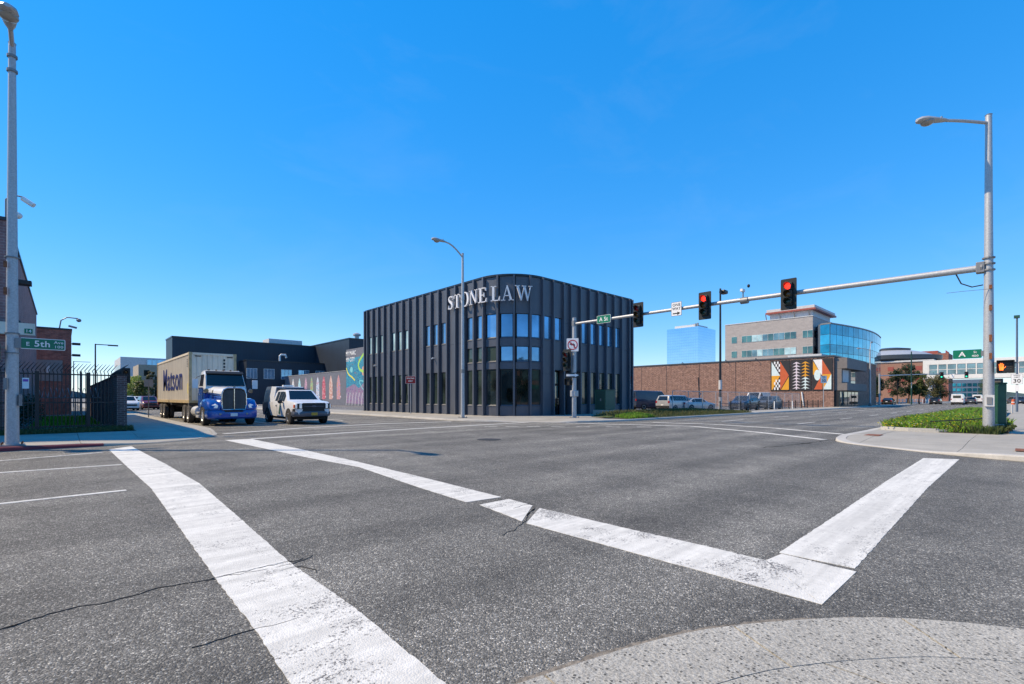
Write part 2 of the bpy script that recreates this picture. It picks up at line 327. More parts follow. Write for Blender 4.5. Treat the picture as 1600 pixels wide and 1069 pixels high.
def splash(name, stops, sc_=1.2):
    k = NT(name); w = k.n('TexNoise', Vector=k.pos(), Scale=sc_, Detail=6.0, Roughness=.7, Distortion=2.2).outputs['Fac']; k.out(k.ramp(w, stops, 'CONSTANT'), .7)
splash('mural_blue', [(0,(.005,.05,.12)),(.38,(.008,.17,.32)),(.47,(.04,.32,.42)),(.55,(.01,.10,.22)),(.62,(.40,.18,.10)),(.70,(.33,.38,.06))])
splash('mural_crowd', [(0,(.04,.04,.07)),(.36,(.16,.03,.22)),(.45,(.24,.30,.36)),(.52,(.34,.05,.20)),(.58,(.08,.28,.28)),(.66,(.35,.3,.33))], 2.4)
SPL = [[(0,(.55,.45,.5)),(.45,(.75,.75,.75)),(.55,(.10,.45,.60))],[(0,(.08,.30,.5)),(.45,(.35,.65,.7)),(.55,(.75,.75,.72))],[(0,(.25,.04,.07)),(.45,(.6,.4,.5)),(.56,(.08,.08,.2))],[(0,(.65,.5,.04)),(.42,(.15,.5,.3)),(.52,(.5,.12,.1)),(.6,(.1,.35,.6))],
       [(0,(.1,.25,.5)),(.45,(.6,.7,.75)),(.55,(.45,.2,.3))],[(0,(.38,.03,.07)),(.48,(.55,.15,.2)),(.58,(.7,.6,.6))],[(0,(.45,.16,.14)),(.45,(.55,.35,.3)),(.57,(.7,.65,.6))],[(0,(.5,.2,.1)),(.45,(.55,.3,.3)),(.55,(.25,.2,.5))]]
for i, q in enumerate(SPL): splash('arch_%d' % i, q, 1.6)
def leafmat(name, a, b):
    k = NT(name); oi = k.n('NewGeometry').outputs['Random Per Island']; k.out(k.ramp(oi, [(0,a),(1,b)]), .6)
    k.set(k.p.inputs['Subsurface Weight'], 0.0)
    tr = k.n('BsdfTranslucent', Color=(b[0]*1.3,b[1]*1.4,b[2],1)); mx = k.n('MixShader', Fac=.3)
    o = k.t.nodes['Material Output']; k.t.links.new(k.p.outputs[0], mx.inputs[1]); k.t.links.new(tr.outputs[0], mx.inputs[2]); k.t.links.new(mx.outputs[0], o.inputs[0])
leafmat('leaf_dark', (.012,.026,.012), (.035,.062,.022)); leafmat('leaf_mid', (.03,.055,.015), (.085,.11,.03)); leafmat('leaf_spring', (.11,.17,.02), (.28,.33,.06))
leafmat('leaf_olive', (.05,.055,.02), (.12,.11,.045)); leafmat('grass', (.08,.19,.01), (.26,.42,.04)); leafmat('grass_dry', (.05,.06,.02), (.13,.13,.045)); leafmat('dandelion', (.62,.50,.01), (.80,.66,.02)); leafmat('puff', (.4,.4,.36), (.6,.6,.55))
pm('soil', (.06,.048,.035), .95, var=.4, vs=14, bump=.6, bs=50); pm('silt', (.20,.175,.14), .95, var=.45, vs=25, bump=.5, bs=60); pm('turf', (.05,.075,.02), .95, var=.4, vs=5, bump=.8, bs=60); pm('ground_mat', (.16,.155,.145), .95)

# ------------------------------------------------------------------ setting: ground, road, pavements
tag(MB().box(-2500,2500,-2500,2500,-.2,-.06).build('ground','ground_mat'), kind='structure')
road = tag(MB().box(-80,330,-60,330,-.05,0).build('road','asphalt'), kind='structure')
def ramped(cx, cy, r0, r1, lo, hi):
    def z(x, y):
        t = min(max((math.hypot(x-cx,y-cy)-r0)/(r1-r0),0),1); t = t*t*(3-2*t); return lo+(hi-lo)*t
    return z
def offset_line(L, w):                # shift a polyline to its left by w
    R = []
    for i, p in enumerate(L):
        a = Vector(L[max(i-1,0)]); b = Vector(L[min(i+1,len(L)-1)]); t = (b-a).normalized(); R.append((p[0]-t.y*w, p[1]+t.x*w))
    return R
def dense(L, st):
    R = []
    for a, b in zip(L, L[1:]):
        n = max(1, int(math.hypot(b[0]-a[0], b[1]-a[1])/st)); R += [(a[0]+(b[0]-a[0])*k/n, a[1]+(b[1]-a[1])*k/n) for k in range(n)]
    return R+[L[-1]]
def smooth(L, it=2):
    for _ in range(it):
        R = [L[0]]
        for a, b in zip(L, L[1:]): R += [(a[0]*.75+b[0]*.25, a[1]*.75+b[1]*.25), (a[0]*.25+b[0]*.75, a[1]*.25+b[1]*.75)]
        L = R+[L[-1]]
    return L
def jag(L, w=.005, st=.05):
    return [(x+random.uniform(-w,w), y+random.uniform(-w,w)) for x,y in dense(L, st)]
def kerb(parent, L, z, w, side, m, name='kerb'):
    A = L; B = offset_line(L, w*side); mb = MB()
    for i in range(len(L)-1):
        za, zb = z(*A[i]), z(*A[i+1]); p, q, r_, t = A[i], A[i+1], B[i+1], B[i]
        e = .03*side
        rings = []
        for (u, v_, zz) in ((p,t,za),(q,r_,zb)):
            d = Vector((v_[0]-u[0], v_[1]-u[1])).normalized()
            rings.append([(u[0],u[1],-.02),(u[0]+d.x*.015,u[1]+d.y*.015,zz-.03),(u[0]+d.x*.045,u[1]+d.y*.045,zz),(v_[0],v_[1],zz),(v_[0],v_[1],-.02)])
        mb.loft(rings, True)
    return mb.build(name, m, parent)
def slabs(parent, poly, z, cell, box_, m, gap=.012, name='slab'):
    x0,x1,y0,y1 = box_; i = 0; x = x0
    while x < x1-1e-6:
        y = y0
        while y < y1-1e-6:
            q = clip(poly, x+gap/2, min(x+cell,x1)-gap/2, y+gap/2, min(y+cell,y1)-gap/2)
            if q and area(q) > .02:
                dz = random.uniform(-.004,.004); MB().prism(q, -.03, 0, lambda a,b: z(a,b)+dz).build(name, m, parent, tri=True)
            y += cell
        x += cell
# left corner
zl = ramped(3.6, 20.6, 1.8, 4.2, .018, .13)
kl = [(-30,18.75),(-1.2,18.75),(.9,18.85)] + smooth([(.9,18.85),(2.4,19.1),(3.7,20.2),(4.5,21.7),(4.8,24),(4.8,27)]) + [(4.8,60),(4.8,140)]
kl = dense(kl, 2.0)
swl = tag(MB().prism(kl + [(2.2,140),(2.2,24.6),(-30,24.6)], -.03, .012).build('sidewalk_left','concrete'), kind='structure')
red = [p for p in kl if p[0] <= .91 and p[1] < 19]; rest = [red[-1]]+[p for p in kl if p not in red]
kerb(swl, red, zl, .17, 1, 'red_kerb'); kerb(swl, rest, zl, .17, 1, 'concrete')
inner = offset_line(kl, .18) + [(2.2,140),(2.2,24.6),(-30,24.6)]
slabs(swl, inner, zl, 1.6, (-6,5,18.7,40), 'concrete'); slabs(swl, inner, zl, 24, (-30,-6,18.7,40), 'concrete'); slabs(swl, inner, zl, 100, (0,5,40,140), 'concrete')
# far corner (dark building)
zf = ramped(20.6, 20.2, .9, 3.0, .03, .12)
kf = [(18.3,140),(18.3,60),(18.3,33),(17.95,26.5)] + smooth([(17.95,26.5),(18.05,23.6),(20.2,20.2),(22.3,17.5),(26,16.95)]) + [(44,16.95),(300,16.95)]
kf = dense(kf, 2.5)
fin = [(300,20.2),(38.6,20.2),(38.6,26),(23.4,26),(23.4,140)]
swf = tag(MB().prism(kf + fin, -.03, .012).build('sidewalk_far','concrete'), kind='structure')
kerb(swf, kf, zf, .17, 1, 'concrete_edge')
inn = offset_line(kf, .18) + fin
slabs(swf, inn, zf, 1.8, (17.5,39.1,16.9,26), 'concrete'); slabs(swf, inn, zf, 3.0, (17.5,23.5,26,56), 'concrete'); slabs(swf, inn, zf, 84, (17.5,23.5,56,140), 'concrete'); slabs(swf, inn, zf, 262, (39.1,300,16.9,26), 'concrete')
# right corner
zr = ramped(17.6, 2.9, .9, 3.2, .03, .13)
kr = [(300,4.55),(60,4.55),(23,4.55)] + smooth([(23,4.55),(19.6,4.6),(18.3,4.1),(17.2,2.6),(16.1,.8),(15.75,-1)]) + [(15.7,-6),(15.7,-40)]
kr = dense(kr, 2.5); rin = [(40,-40),(40,-14),(300,-14)]
swr = tag(MB().prism(kr + rin, -.03, .012).build('sidewalk_right','concrete'), kind='structure')
kerb(swr, kr, zr, .30, 1, 'concrete_edge')
inr = offset_line(kr, .31) + rin
slabs(swr, inr, zr, 2.4, (15.6,25.2,-6,4.8), 'concrete'); slabs(swr, inr, zr, 6.0, (25.2,73.2,-13.2,4.8), 'concrete'); slabs(swr, inr, zr, 230, (73.2,300,-14,4.8), 'concrete')
# near corner with exposed aggregate edge, joints and drain
zn = ramped(1.8, .6, 1.0, 5.0, .02, .06)
kn = [(-12,2.3),(-2,2.05)] + smooth([(-2,2.05),(.6,1.95),(1.7,1.74),(2.7,1.47),(3.3,1.13),(3.92,.64),(4.34,0),(4.7,-1)]) + [(4.9,-4),(5.0,-14)]
kn = dense(kn, .35); knr = kn[::-1]
swn = tag(MB().prism(offset_line(kn,-.02) + [(-12,-14)], -.03, .010).build('sidewalk_near','concrete'), kind='structure')
mid = offset_line(kn, -.469)
def dist_to(L, p): return min(math.hypot(p[0]-q[0],p[1]-q[1]) for q in L)
cuts = [0]+[i for i in range(1,len(kn)-1) if i % 6 == 3]+[len(kn)-1]
for a, b in zip(cuts, cuts[1:]):
    P = kn[a:b+1]; Q = mid[a:b+1]
    t0 = (Vector(P[1])-Vector(P[0])).normalized()*.007; t1 = (Vector(P[-1])-Vector(P[-2])).normalized()*.007
    P = [(P[0][0]+t0.x,P[0][1]+t0.y)]+P[1:-1]+[(P[-1][0]-t1.x,P[-1][1]-t1.y)]; Q = [(Q[0][0]+t0.x,Q[0][1]+t0.y)]+Q[1:-1]+[(Q[-1][0]-t1.x,Q[-1][1]-t1.y)]
    MB().prism(P+Q[::-1], -.03, 0, zn).build('kerb_block','aggregate',swn, tri=True)
inn2 = offset_line(kn, -.475) + [(-12,-14)]
slabs(swn, inn2, zn, 1.9, (-12.2,6.8,-14,2.5), 'aggregate')
for k0 in range(0,len(kn)-1,9):                                   # gutter silt lying ragged along the foot of the near kerb
    Q = kn[k0:k0+10]
    if len(Q) > 2: MB().prism(jag(offset_line(Q,.045),.02,.05)+jag(offset_line(Q,-.004),.003,.05)[::-1], .0007, .0066).build('gutter_silt','silt',swn,tri=True)
# drain: rusty cast iron cover set in the near corner
dx, dy = G(1480, 1078, .03)
dr = thing('drain_cover','rusty iron drain cover set into the near pavement at the bottom edge','drain',(dx-.09,dy-.17,zn(dx,dy)+.004), -.75)
MB().box(-.36,.36,-.22,.22,0,.012).build('frame','cast_iron',dr)
for i in range(9): MB().box(-.33+i*.074,-.33+i*.074+.045,-.19,.19,.013,.022).build('bar','rust',dr)
# painted markings
def stripe(left, right, m='paint', z=.004, name='crosswalk_line', w=.005, st=.05):
    return MB().prism(jag(left,w,st) + jag(right,w,st)[::-1], .0005, z).build(name, m, road, tri=True)
g = lambda *P: [G(*p) for p in P]
stripe(g((170,702.5),(195,726),(236,763),(285,831),(336,903)), g((205,697.5),(260,726),(312,756),(376,811),(450,877)))
stripe(g((336,903.5),(400,986),(452,1067),(560,1240)), g((450,877.5),(560,955),(693,1067),(900,1240)), 'paint_worn', .0046)
stripe(g((352,688),(480,715),(561,730),(655,762),(728,785)), g((392,686),(465,701),(560,722),(668,748),(783,777)), 'paint')
stripe(g((749,789),(816,815)), g((795,780),(832,790)), 'paint_worn')
stripe(g((822,818),(1000,867),(1150,908),(1284,945)), g((843,794),(970,824),(1100,853),(1196,876)), 'paint_worn')
stripe([G(1196,876),G(1284,945)], g((1222,866),(1338,894)), 'paint_worn', st=.05)
stripe(g((1217,864),(1310,803),(1385,752),(1443,716)), g((1336,889),(1405,812),(1450,762),(1499,718)), 'paint')
T = lambda a, b, hw, m='paint', nm='lane_line': stripe(offset_line([a,b],hw), offset_line([a,b],-hw), m, .004, nm, .006, .4)
T(G(-200,752),G(190,726),.055); T(G(-200,809),G(197,766),.055); T(G(-120,730),G(160,707),.05,'paint_worn')
A_ = g((350,678),(470,669),(600,662),(705,659)); B_ = g((393,686),(560,675),(700,667),(825,660))
for L in (A_, B_): stripe(offset_line(L,.13), offset_line(L,-.13), 'paint', .004, 'crosswalk_line', .01, .5)
A_ = g((885,661),(1080,666),(1180,675),(1287,687)); B_ = g((1020,660),(1115,663),(1210,669),(1328,679.5))
for L in (A_, B_): stripe(offset_line(L,.13), offset_line(L,-.13), 'paint', .004, 'crosswalk_line', .01, .5)
for px in (762,795,828,866,905,952,1000,1045): 
    a = G(px-5,666.5+.6*(px-762)/283); T(a, (a[0]+.35,a[1]-.6), .07, 'paint_worn', 'dash_line')
for y in (8.7, 12.9):
    for i in range(14):
        x = 30+i*9.0; T((x,y),(x+3.2,y),.06,'paint_worn','dash_line')
for x in (8.6,13.2):
    for i in range(8): T((x,30+i*9),(x,33.2+i*9),.06,'paint_worn','dash_line')
# cracks: ragged tar-dark seams
def crack(P, w=.018, jit=.02):
    w *= .75
    L = dense(P, .045); o1 = o2 = 0.0; M1 = []
    for x, y in L:
        o1 = o1*.6+random.uniform(-jit,jit); o2 = o2*.6+random.uniform(-jit,jit); M1.append((x+o1,y+o2))
    k_ = 0
    while k_ < len(M1)-4:                                          # broken runs with ragged edges
        n_ = random.randint(8,40); Q = M1[k_:k_+n_]; k_ += n_-(0 if random.random() < .35 else 1)
        if len(Q) < 4: break
        if random.random() < .22: continue
        f_ = lambda i: math.sin(math.pi*min(max(i/(len(Q)-1),.04),.96))**.4
        a = [(p[0]+random.uniform(.05,.6)*w*f_(i), p[1]+random.uniform(.05,1)*w*f_(i)) for i,p in enumerate(Q)]; b = [(p[0]-random.uniform(.05,.6)*w*f_(i), p[1]-random.uniform(.05,1)*w*f_(i)) for i,p in enumerate(Q)]
        MB().prism(a+b[::-1], .0007, .0062).build('crack','tar',road, tri=True)
pm('tar', (.06,.056,.05), .9, var=.4, vs=30, bump=.6)
crack(g((0,985),(90,957),(180,938),(260,917),(340,903),(400,893),(455,881),(490,868)), .0085); crack(g((300,1015),(400,985),(470,965)), .005); crack(g((330,904),(390,892),(455,878),(480,872)), .014)
crack(g((1120,870),(1160,872),(1215,868),(1270,883),(1338,893),(1400,905),(1500,935),(1600,955)), .006); crack(g((835,792),(826,806),(816,820),(790,836),(752,848)), .012); crack(g((800,795),(818,790),(836,788)), .010)
crack(g((440,893),(470,886),(495,896)), .012); crack(g((1190,700),(1250,694),(1330,684)), .03, .05); crack(g((0,1062),(60,1050),(150,1035)), .004)
crack(g((870,655.5),(960,656),(1010,658)), .05, .05)
mx, my = G(764,687)
mh = thing('manhole_cover','round dark iron manhole cover in the middle of the intersection','manhole',(mx,my,0))
MB().lathe([(.42,.001),(.42,.007),(.34,.007)],(0,0,0),(0,0,1),28).build('ring','cast_iron',mh); MB().lathe([(.33,.001),(.33,.010),(.30,.011)],(0,0,0),(0,0,1),28).build('lid','cast_iron',mh)
for i, (px, py, nm, lb) in enumerate(((1365,683,'ramp_plate','rusty tactile plate on the kerb ramp beside the dandelion bed'),(1606,708,'ramp_plate','rusty tactile plate at the right edge of the right pavement'))):
    a = G(px,py,.06); tag(MB().box(-.4,.4,-.22,.22,0,.006).build(nm,'rust'), lb, 'plate').location = (a[0],a[1],zr(*a)+.003)

# ------------------------------------------------------------------ dark law office with rounded corner
BX, BY, BH, R = 23.25, 25.0, 10.62, 3.2
bld = thing('office_building','two-storey black ribbed office building with rounded corner and white serif lettering','building',(BX,BY,0))
fy = [47.34-BY] + [46.69-1.178*k-BY for k in range(16)]          # joints along the avenue side, from the far end (local y)
arc = [(R+R*math.cos(math.radians(a)), R+R*math.sin(math.radians(a))) for a in (185,207,228.5,250,270)]
fx = [27.64-BX,28.85-BX,29.72-BX] + [30.92-BX+1.178*k for k in range(6)] + [38.0-BX,38.5-BX]
J = [(0,y) for y in fy] + arc + [(x,0) for x in fx]
W_, Dp = 38.5-BX, 47.34-BY
core = [(.28,Dp-.05),(.28,R)] + [(R+(R-.28)*math.cos(math.radians(a)), R+(R-.28)*math.sin(math.radians(a))) for a in range(190,261,10)] + [(R,.28),(fx[0]+.06,.28),(fx[0]+.06,.80),(fx[3]-.06,.80),(fx[3]-.06,.28),(W_-.05,.28),(W_-.05,Dp-.05)]
MB().prism(core, .0, BH-.25).build('wall','frame_gap_shade',bld)  # near-black core bared beside each fin, in place of cast shade
MB().box(W_-.05,W_,0.05,Dp,.05,BH-.12).build('side_wall','panel',bld); MB().box(0.05,W_-.06,Dp-.05,Dp,.05,BH-.12).build('rear_wall','panel',bld)
def seg_box(p0, p1, z0, z1, d0, d1, inset=0.0, lead=0.0):                  # slab following the facade segment, depths measured outward
    a, b = Vector((*p0,0)), Vector((*p1,0)); t = (b-a).normalized(); n = Vector((t.y,-t.x,0)); n = -n if n.dot(Vector((W_/2,Dp/2,0))-a) > 0 else n
    mb = MB(); L = (b-a).length
    mb.plate([(inset+lead,z0),(L-inset,z0),(L-inset,z1),(inset+lead,z1)], a, t, (0,0,1), n, d0, d1); return mb, a, t, n, L
UP, MIDW, LO = (5.88,7.72), (4.10,5.30), (.82,3.60)
nl = len(fy)
def rows(i):
    if i < nl-1:                                                # avenue side
        if i in (1,2,3,5,6,7,10,11,12): return [UP, LO]
        if i in (15,): return [UP, MIDW, LO]
        return []
    j = i-(nl-1)                                                # 0..: towards and round the corner
    if j in (0,1,2,3,4): return [UP, MIDW, LO]
    if j in (5,): return [UP]
    if j in (6,): return [UP]
    if j in (9,10,11,12,13): return [UP, LO]
    return []
SB = .12
for i in range(len(J)-1):
    p0, p1 = J[i], J[i+1]; rw = rows(i); j = i-(nl-1); door = j in (6,7,8)
    zs = sorted(rw); cuts_ = [SB]; sp = []
    top = BH-.16
    zc = SB if not door else 3.62
    if j >= 9 and j <= 10 and False: pass
    for (a, b) in zs:
        sp.append((zc, a)); zc = b
    sp.append((zc, top))
    for (a, b) in sp:
        if b-a > .05:
            mid_ = a+(b-a)*.55 if b-a > 3.5 else None
            for (q0, q1) in ([(a,mid_-.008),(mid_+.008,b)] if mid_ else [(a,b)]): seg_box(p0,p1,q0,q1,-.10,0,.004,.13 if i else .0)[0].build('wall_panel','panel',bld)  # panel stops short of the fin; the black gap stands for its shadow
    for (a, b) in zs:
        up = a > 5
        gm = 'glass_upper' if (up and i >= nl-1) or (a > 4 and j > 1) else ('glass_blind' if up and i < 9 else ('glass_upper' if up else 'glass_lower'))
        w = seg_box(p0,p1,a+.004,b-.004,-.20,-.075,.075,.12)[0].build('window','frame_gap_shade',bld)
        fr = MB()
        seg_box(p0,p1,a+.05,b-.05,-.074,-.06,.12,.12)[0].build('pane',gm,w)
        s_, A0, t_, n_, L_ = seg_box(p0,p1,a,b,0,.01,.1)
        sb = MB(); 
        sb.loft([[A0+t_*q+n_*d+Vector((0,0,z)) for (d,z) in ((-.055,a+.006),(-.055,a+.13),(.03,a+.05),(.03,a+.006))] for q in (.21,L_-.09)]); sb.build('sill','panel_sill' if i < nl+1 else 'panel',w)
    # fin at the joint p1 (and the very first joint)
    for (pp, q) in (([(p0, i)] if i == 0 else []) + [(p1, i+1)]):
        if q in (nl-1+5,) and False: continue
        if q < nl: n2 = Vector((-1,0,0))
        elif q < nl+5: n2 = (Vector((pp[0]-R,pp[1]-R,0))).normalized()
        else: n2 = Vector((0,-1,0))
        t2 = Vector((-n2.y,n2.x,0)); hw = .07
        P3 = Vector((pp[0],pp[1],0))
        MB().plate([(-hw,SB),(hw,SB),(hw,BH-.10),(-hw,BH-.10)], P3, t2, (0,0,1), n2, -.27, .22).build('fin','panel',bld)
# entrance recess with glazed doors
MB().box(fx[0]+.07,fx[3]-.07,-.2,.69,3.602,3.615).build('soffit','frame_gap_shade',bld)
ent = MB().box(fx[0]+.10,fx[3]-.10,.70,.78,SB,3.6).build('entrance_wall','frame_gap_shade',bld)
xs = [fx[0]+.16, fx[0]+.42, fx[1]+.10, fx[2]+.05, fx[3]-.16]
for q, (a, b) in enumerate(((fx[0]+.16,fx[0]+.36),(fx[0]+.46,fx[1]+.16),(fx[1]+.28,fx[2]+.1),(fx[2]+.22,fx[3]-.16))):
    dd = MB().box(a,b,.60,.69,SB+.02,2.5).build('door' if q in (1,2) else 'sidelight','frame_gap_shade',bld)
    MB().box(a+.07,b-.07,.585,.598,SB+.32,1.35).build('pane','glass_lower',dd); MB().box(a+.07,b-.07,.585,.598,1.42,2.42).build('pane','glass_green',dd)
    if q in (1,2): MB().cyl((b-.1,.52,.95),(b-.1,.52,1.5),.016).build('handle','chrome',dd)
    tp = MB().box(a,b,.60,.69,2.54,3.58).build('transom','frame_gap_shade',bld); MB().box(a+.06,b-.06,.585,.598,2.6,3.5).build('pane','glass_green',tp)
# parapet cap following the plan
plan = [(-.05,Dp+.05),(-.05,R)] + [(R+(R+.05)*math.cos(math.radians(a)), R+(R+.05)*math.sin(math.radians(a))) for a in range(184,270,6)] + [(R,-.05),(W_+.05,-.05),(W_+.05,Dp+.05)]
MB().prism(plan, BH-.14, BH).build('parapet_cap','panel_cap',bld)
for (yy, zz) in ((45.0-BY,4.75),(34.6-BY,4.85)):
    cm = MB().box(-.10,.0,yy-.05,yy+.05,zz-.03,zz+.05).build('security_camera','white_matte',bld); MB().cyl((-.12,yy,zz+.02),(-.34,yy-.10,zz-.06),.055,.055).build('lens_tube','white_matte',cm)
MB().box(fx[9]+.35,fx[9]+.62,-.012,0,2.25,2.75).build('notice','sign_white',bld); MB().box(fx[9]+.30,fx[9]+.62,-.10,0,3.2,3.45).build('alarm_box','sign_red',bld)
# STONE LAW: raised serif letters standing off the wall
def glyph(ch):
    t, s_ = .16, .045                                            # thick stem, serif thickness
    B = lambda x0,x1,y0,y1: ('p',[(x0,y0),(x1,y0),(x1,y1),(x0,y1)])
    if ch == 'S': return .62, [('r',[(.55,.72),(.51,.88),(.33,.965),(.15,.90),(.10,.75),(.19,.62),(.35,.51),(.49,.39),(.52,.24),(.45,.09),(.28,.035),(.11,.10),(.05,.28)],[.03,.05,.07,.09,.12,.15,.17,.15,.12,.09,.07,.05,.03]), B(.52,.56,.68,.98), B(.04,.08,.02,.32)]
    if ch == 'T': return .80, [B(.32,.32+t,0,1), B(.03,.77,1-.06,1), B(.20,.60,0,s_), ('p',[(.03,1),(.03,.72),(.06,.72),(.13,1)]), ('p',[(.77,1),(.77,.72),(.74,.72),(.67,1)])]
    if ch == 'O': return .86, [('o',(.43,.5),(.42,.52),(.25,.47))]
    if ch == 'N': return .90, [B(.13,.19,0,1), B(.70,.76,0,1), ('p',[(.08,1),(.26,1),(.76,.08),(.76,0),(.70,0),(.10,.96)]), B(.02,.32,0,s_), B(.58,.88,1-s_,1), B(.02,.2,1-s_,1)]
    if ch == 'E': return .74, [B(.12,.12+t,0,1), B(.02,.66,1-.06,1), B(.02,.70,0,.06), B(.28,.50,.48,.53), B(.47,.51,.36,.65), ('p',[(.66,1),(.66,.76),(.63,.76),(.57,1)]), ('p',[(.70,0),(.72,.28),(.69,.28),(.60,0)])]
    if ch == 'L': return .76, [B(.13,.13+t,0,1), B(.02,.42,1-s_,1), B(.02,.70,0,.06), ('p',[(.70,0),(.72,.30),(.69,.30),(.58,0)])]
    if ch == 'A': return .98, [('p',[(.16,0),(.21,0),(.47,.86),(.45,1)]), ('p',[(.42,1),(.52,1),(.86,0),(.69,0)]), B(.28,.68,.30,.35), B(.02,.34,0,s_), B(.58,.96,0,s_)]
    if ch == 'W': return 1.32, [('p',[(.10,1),(.26,1),(.50,.18),(.43,0)]), ('p',[(.43,0),(.49,0),(.70,.88),(.68,1)]), ('p',[(.60,1),(.76,1),(.98,.18),(.91,0)]), ('p',[(.91,0),(.97,0),(1.20,1),(1.15,1)]), B(.02,.36,1-s_,1), B(.54,.84,1-s_,1), B(1.04,1.30,1-s_,1)]
LH, LZ = 1.10, 8.58
def along(sv):                                                   # arc length from the far end of the lettering -> point, right, normal
    y = 32.08-BY-sv
    if y >= R: return Vector((0,y,0)), Vector((0,-1,0)), Vector((-1,0,0))
    a = math.pi+(R-y)/R; n = Vector((math.cos(a),math.sin(a),0)); return Vector((R,R,0))+n*R, Vector((-n.y,n.x,0)), n
sv = 0.0; lw = 1.04
for ch in 'STONE LAW':
    if ch == ' ': sv += .16; lw = .92; continue
    w, parts = glyph(ch); parts = [(('o',(q[1][0]*lw,q[1][1]),(q[2][0]*lw,q[2][1]),(q[3][0]*lw,q[3][1])) if q[0] == 'o' else (q[0],[(a*lw,b) for a,b in q[1]],*q[2:])) for q in parts]; w *= LH*lw; p, r, n = along(sv+w/2); o = p-r*(w/2)+Vector((0,0,LZ)); mb = MB()
    for q in parts:
        if q[0] == 'p': mb.plate([(a*LH,b*LH) for a,b in q[1]], o, r, (0,0,1), n, .27, .40)
        elif q[0] == 'r': mb.ribbon([(a*LH,b*LH) for a,b in smooth(q[1],1)], [x*LH for x in sum(([a,a] for a in q[2]),[])][:len(smooth(q[1],1))], o, r, (0,0,1), n, .27, .40)
        else:
            (cx,cy),(a1,b1),(a2,b2) = q[1:]; N = 28
            for k_ in range(N):
                f0, f1 = 2*math.pi*k_/N, 2*math.pi*(k_+1)/N
                mb.plate([((cx+a1*math.cos(f0))*LH,(cy+b1*math.sin(f0))*LH),((cx+a1*math.cos(f1))*LH,(cy+b1*math.sin(f1))*LH),((cx+a2*math.cos(f1))*LH,(cy+b2*math.sin(f1))*LH),((cx+a2*math.cos(f0))*LH,(cy+b2*math.sin(f0))*LH)], o, r, (0,0,1), n, .27, .40)
    L_ = mb.build('letter','letter_white',bld)
    st = MB()
    for q in (.25,.75): st.cyl(o+r*(w*q)+Vector((0,0,.03))+n*0, o+r*(w*q)+Vector((0,0,.03))+n*.28, .012, .012, 6)
    st.build('stand_off','galv_dark',L_)
    sv += w+(.06 if lw > 1 else -.07)

# ------------------------------------------------------------------ street lamps, signals, signs
def cobra(parent, base, dirv, ln, rise, scale=1.0, arm_m='galv', sag=0.0):   # curved arm with a teardrop luminaire
    d = Vector(dirv).normalized(); b = Vector(base)
    pts = [b+d*(ln*t)+Vector((0,0,rise*math.sin(t*math.pi/2))) for t in (0,.2,.4,.6,.8,1)]
    arm = MB().tube(pts, [.045*scale]*6, 8).build('arm',arm_m,parent,True)
    e = pts[-1]; side = Vector((-d.y,d.x,0)); rings = []
    for t, w, h in ((0,.05,.05),(.15,.09,.07),(.45,.13,.09),(.75,.17,.11),(.95,.15,.09),(1.05,.06,.05)):
        cpt = e+d*(t*.85*scale); rings.append([cpt+side*(w*scale*math.cos(k*math.pi/6))+Vector((0,0,h*scale*math.sin(k*math.pi/6)*(1 if k < 6 else .6))) for k in range(12)])
    hd = MB().loft(rings).build('lamp_head','galv',parent,True)
    q = e+d*(.58*scale); MB().ball((q.x,q.y,q.z-.05*scale),.17*scale,.17*scale,.10*scale).build('lens','lamp_glass',hd,True)
    MB().cyl((e+d*.2)+Vector((0,0,.06)),(e+d*.2)+Vector((0,0,.15)),.035,.03,8).build('photocell','galv_dark',hd)
    return arm
def pole(parent, h, r0, r1, m='galv', flange=True, n=16):
    p = MB().tube([(0,0,0),(0,0,h*.5),(0,0,h)],[r0,(r0+r1)/2,r1],n).build('pole',m,parent,True)
    if flange:
        f = MB().box(-r0*1.7,r0*1.7,-r0*1.7,r0*1.7,0,.035).build('base_plate','galv_dark',parent,bevel=.005)
        for sx in (-1,1):
            for sy in (-1,1): MB().cyl((sx*r0*1.35,sy*r0*1.35,.03),(sx*r0*1.35,sy*r0*1.35,.10),.02,.02,6).build('anchor_bolt','rust',f)
    MB().cyl((0,0,h),(0,0,h+.03),r1*1.15,r1*.8,n).build('cap','galv_dark',parent)
    return p
def band(parent, z, r, m='galv_dark', h=.03): return MB().cyl((0,0,z),(0,0,z+h),r,r,16).build('clamp',m,parent)
def sign(name, label, cat, c, r, w, h, plate, items, border=None, rad=.03, post=None, grp=None):
    c = Vector(c); r = Vector(r).normalized(); u = Vector((0,0,1)); n = r.cross(u)
    t = thing(name, label, cat, c, 0, grp)
    MB().plate(rrect(w,h,rad), (0,0,0), r, u, n, -.008, .0).build('plate',plate if not border else border,t)
    if border: MB().plate(rrect(w-.035,h-.035,max(rad-.015,.004)), (0,0,0), r, u, n, .001, .004).build('face',plate,t)
    for (s_, size, x, y, m_, bold, sx) in items: text(t, s_, size, tuple(r*x+u*y+n*.007), r, u, m_, bold, sx)
    return t, r, u, n

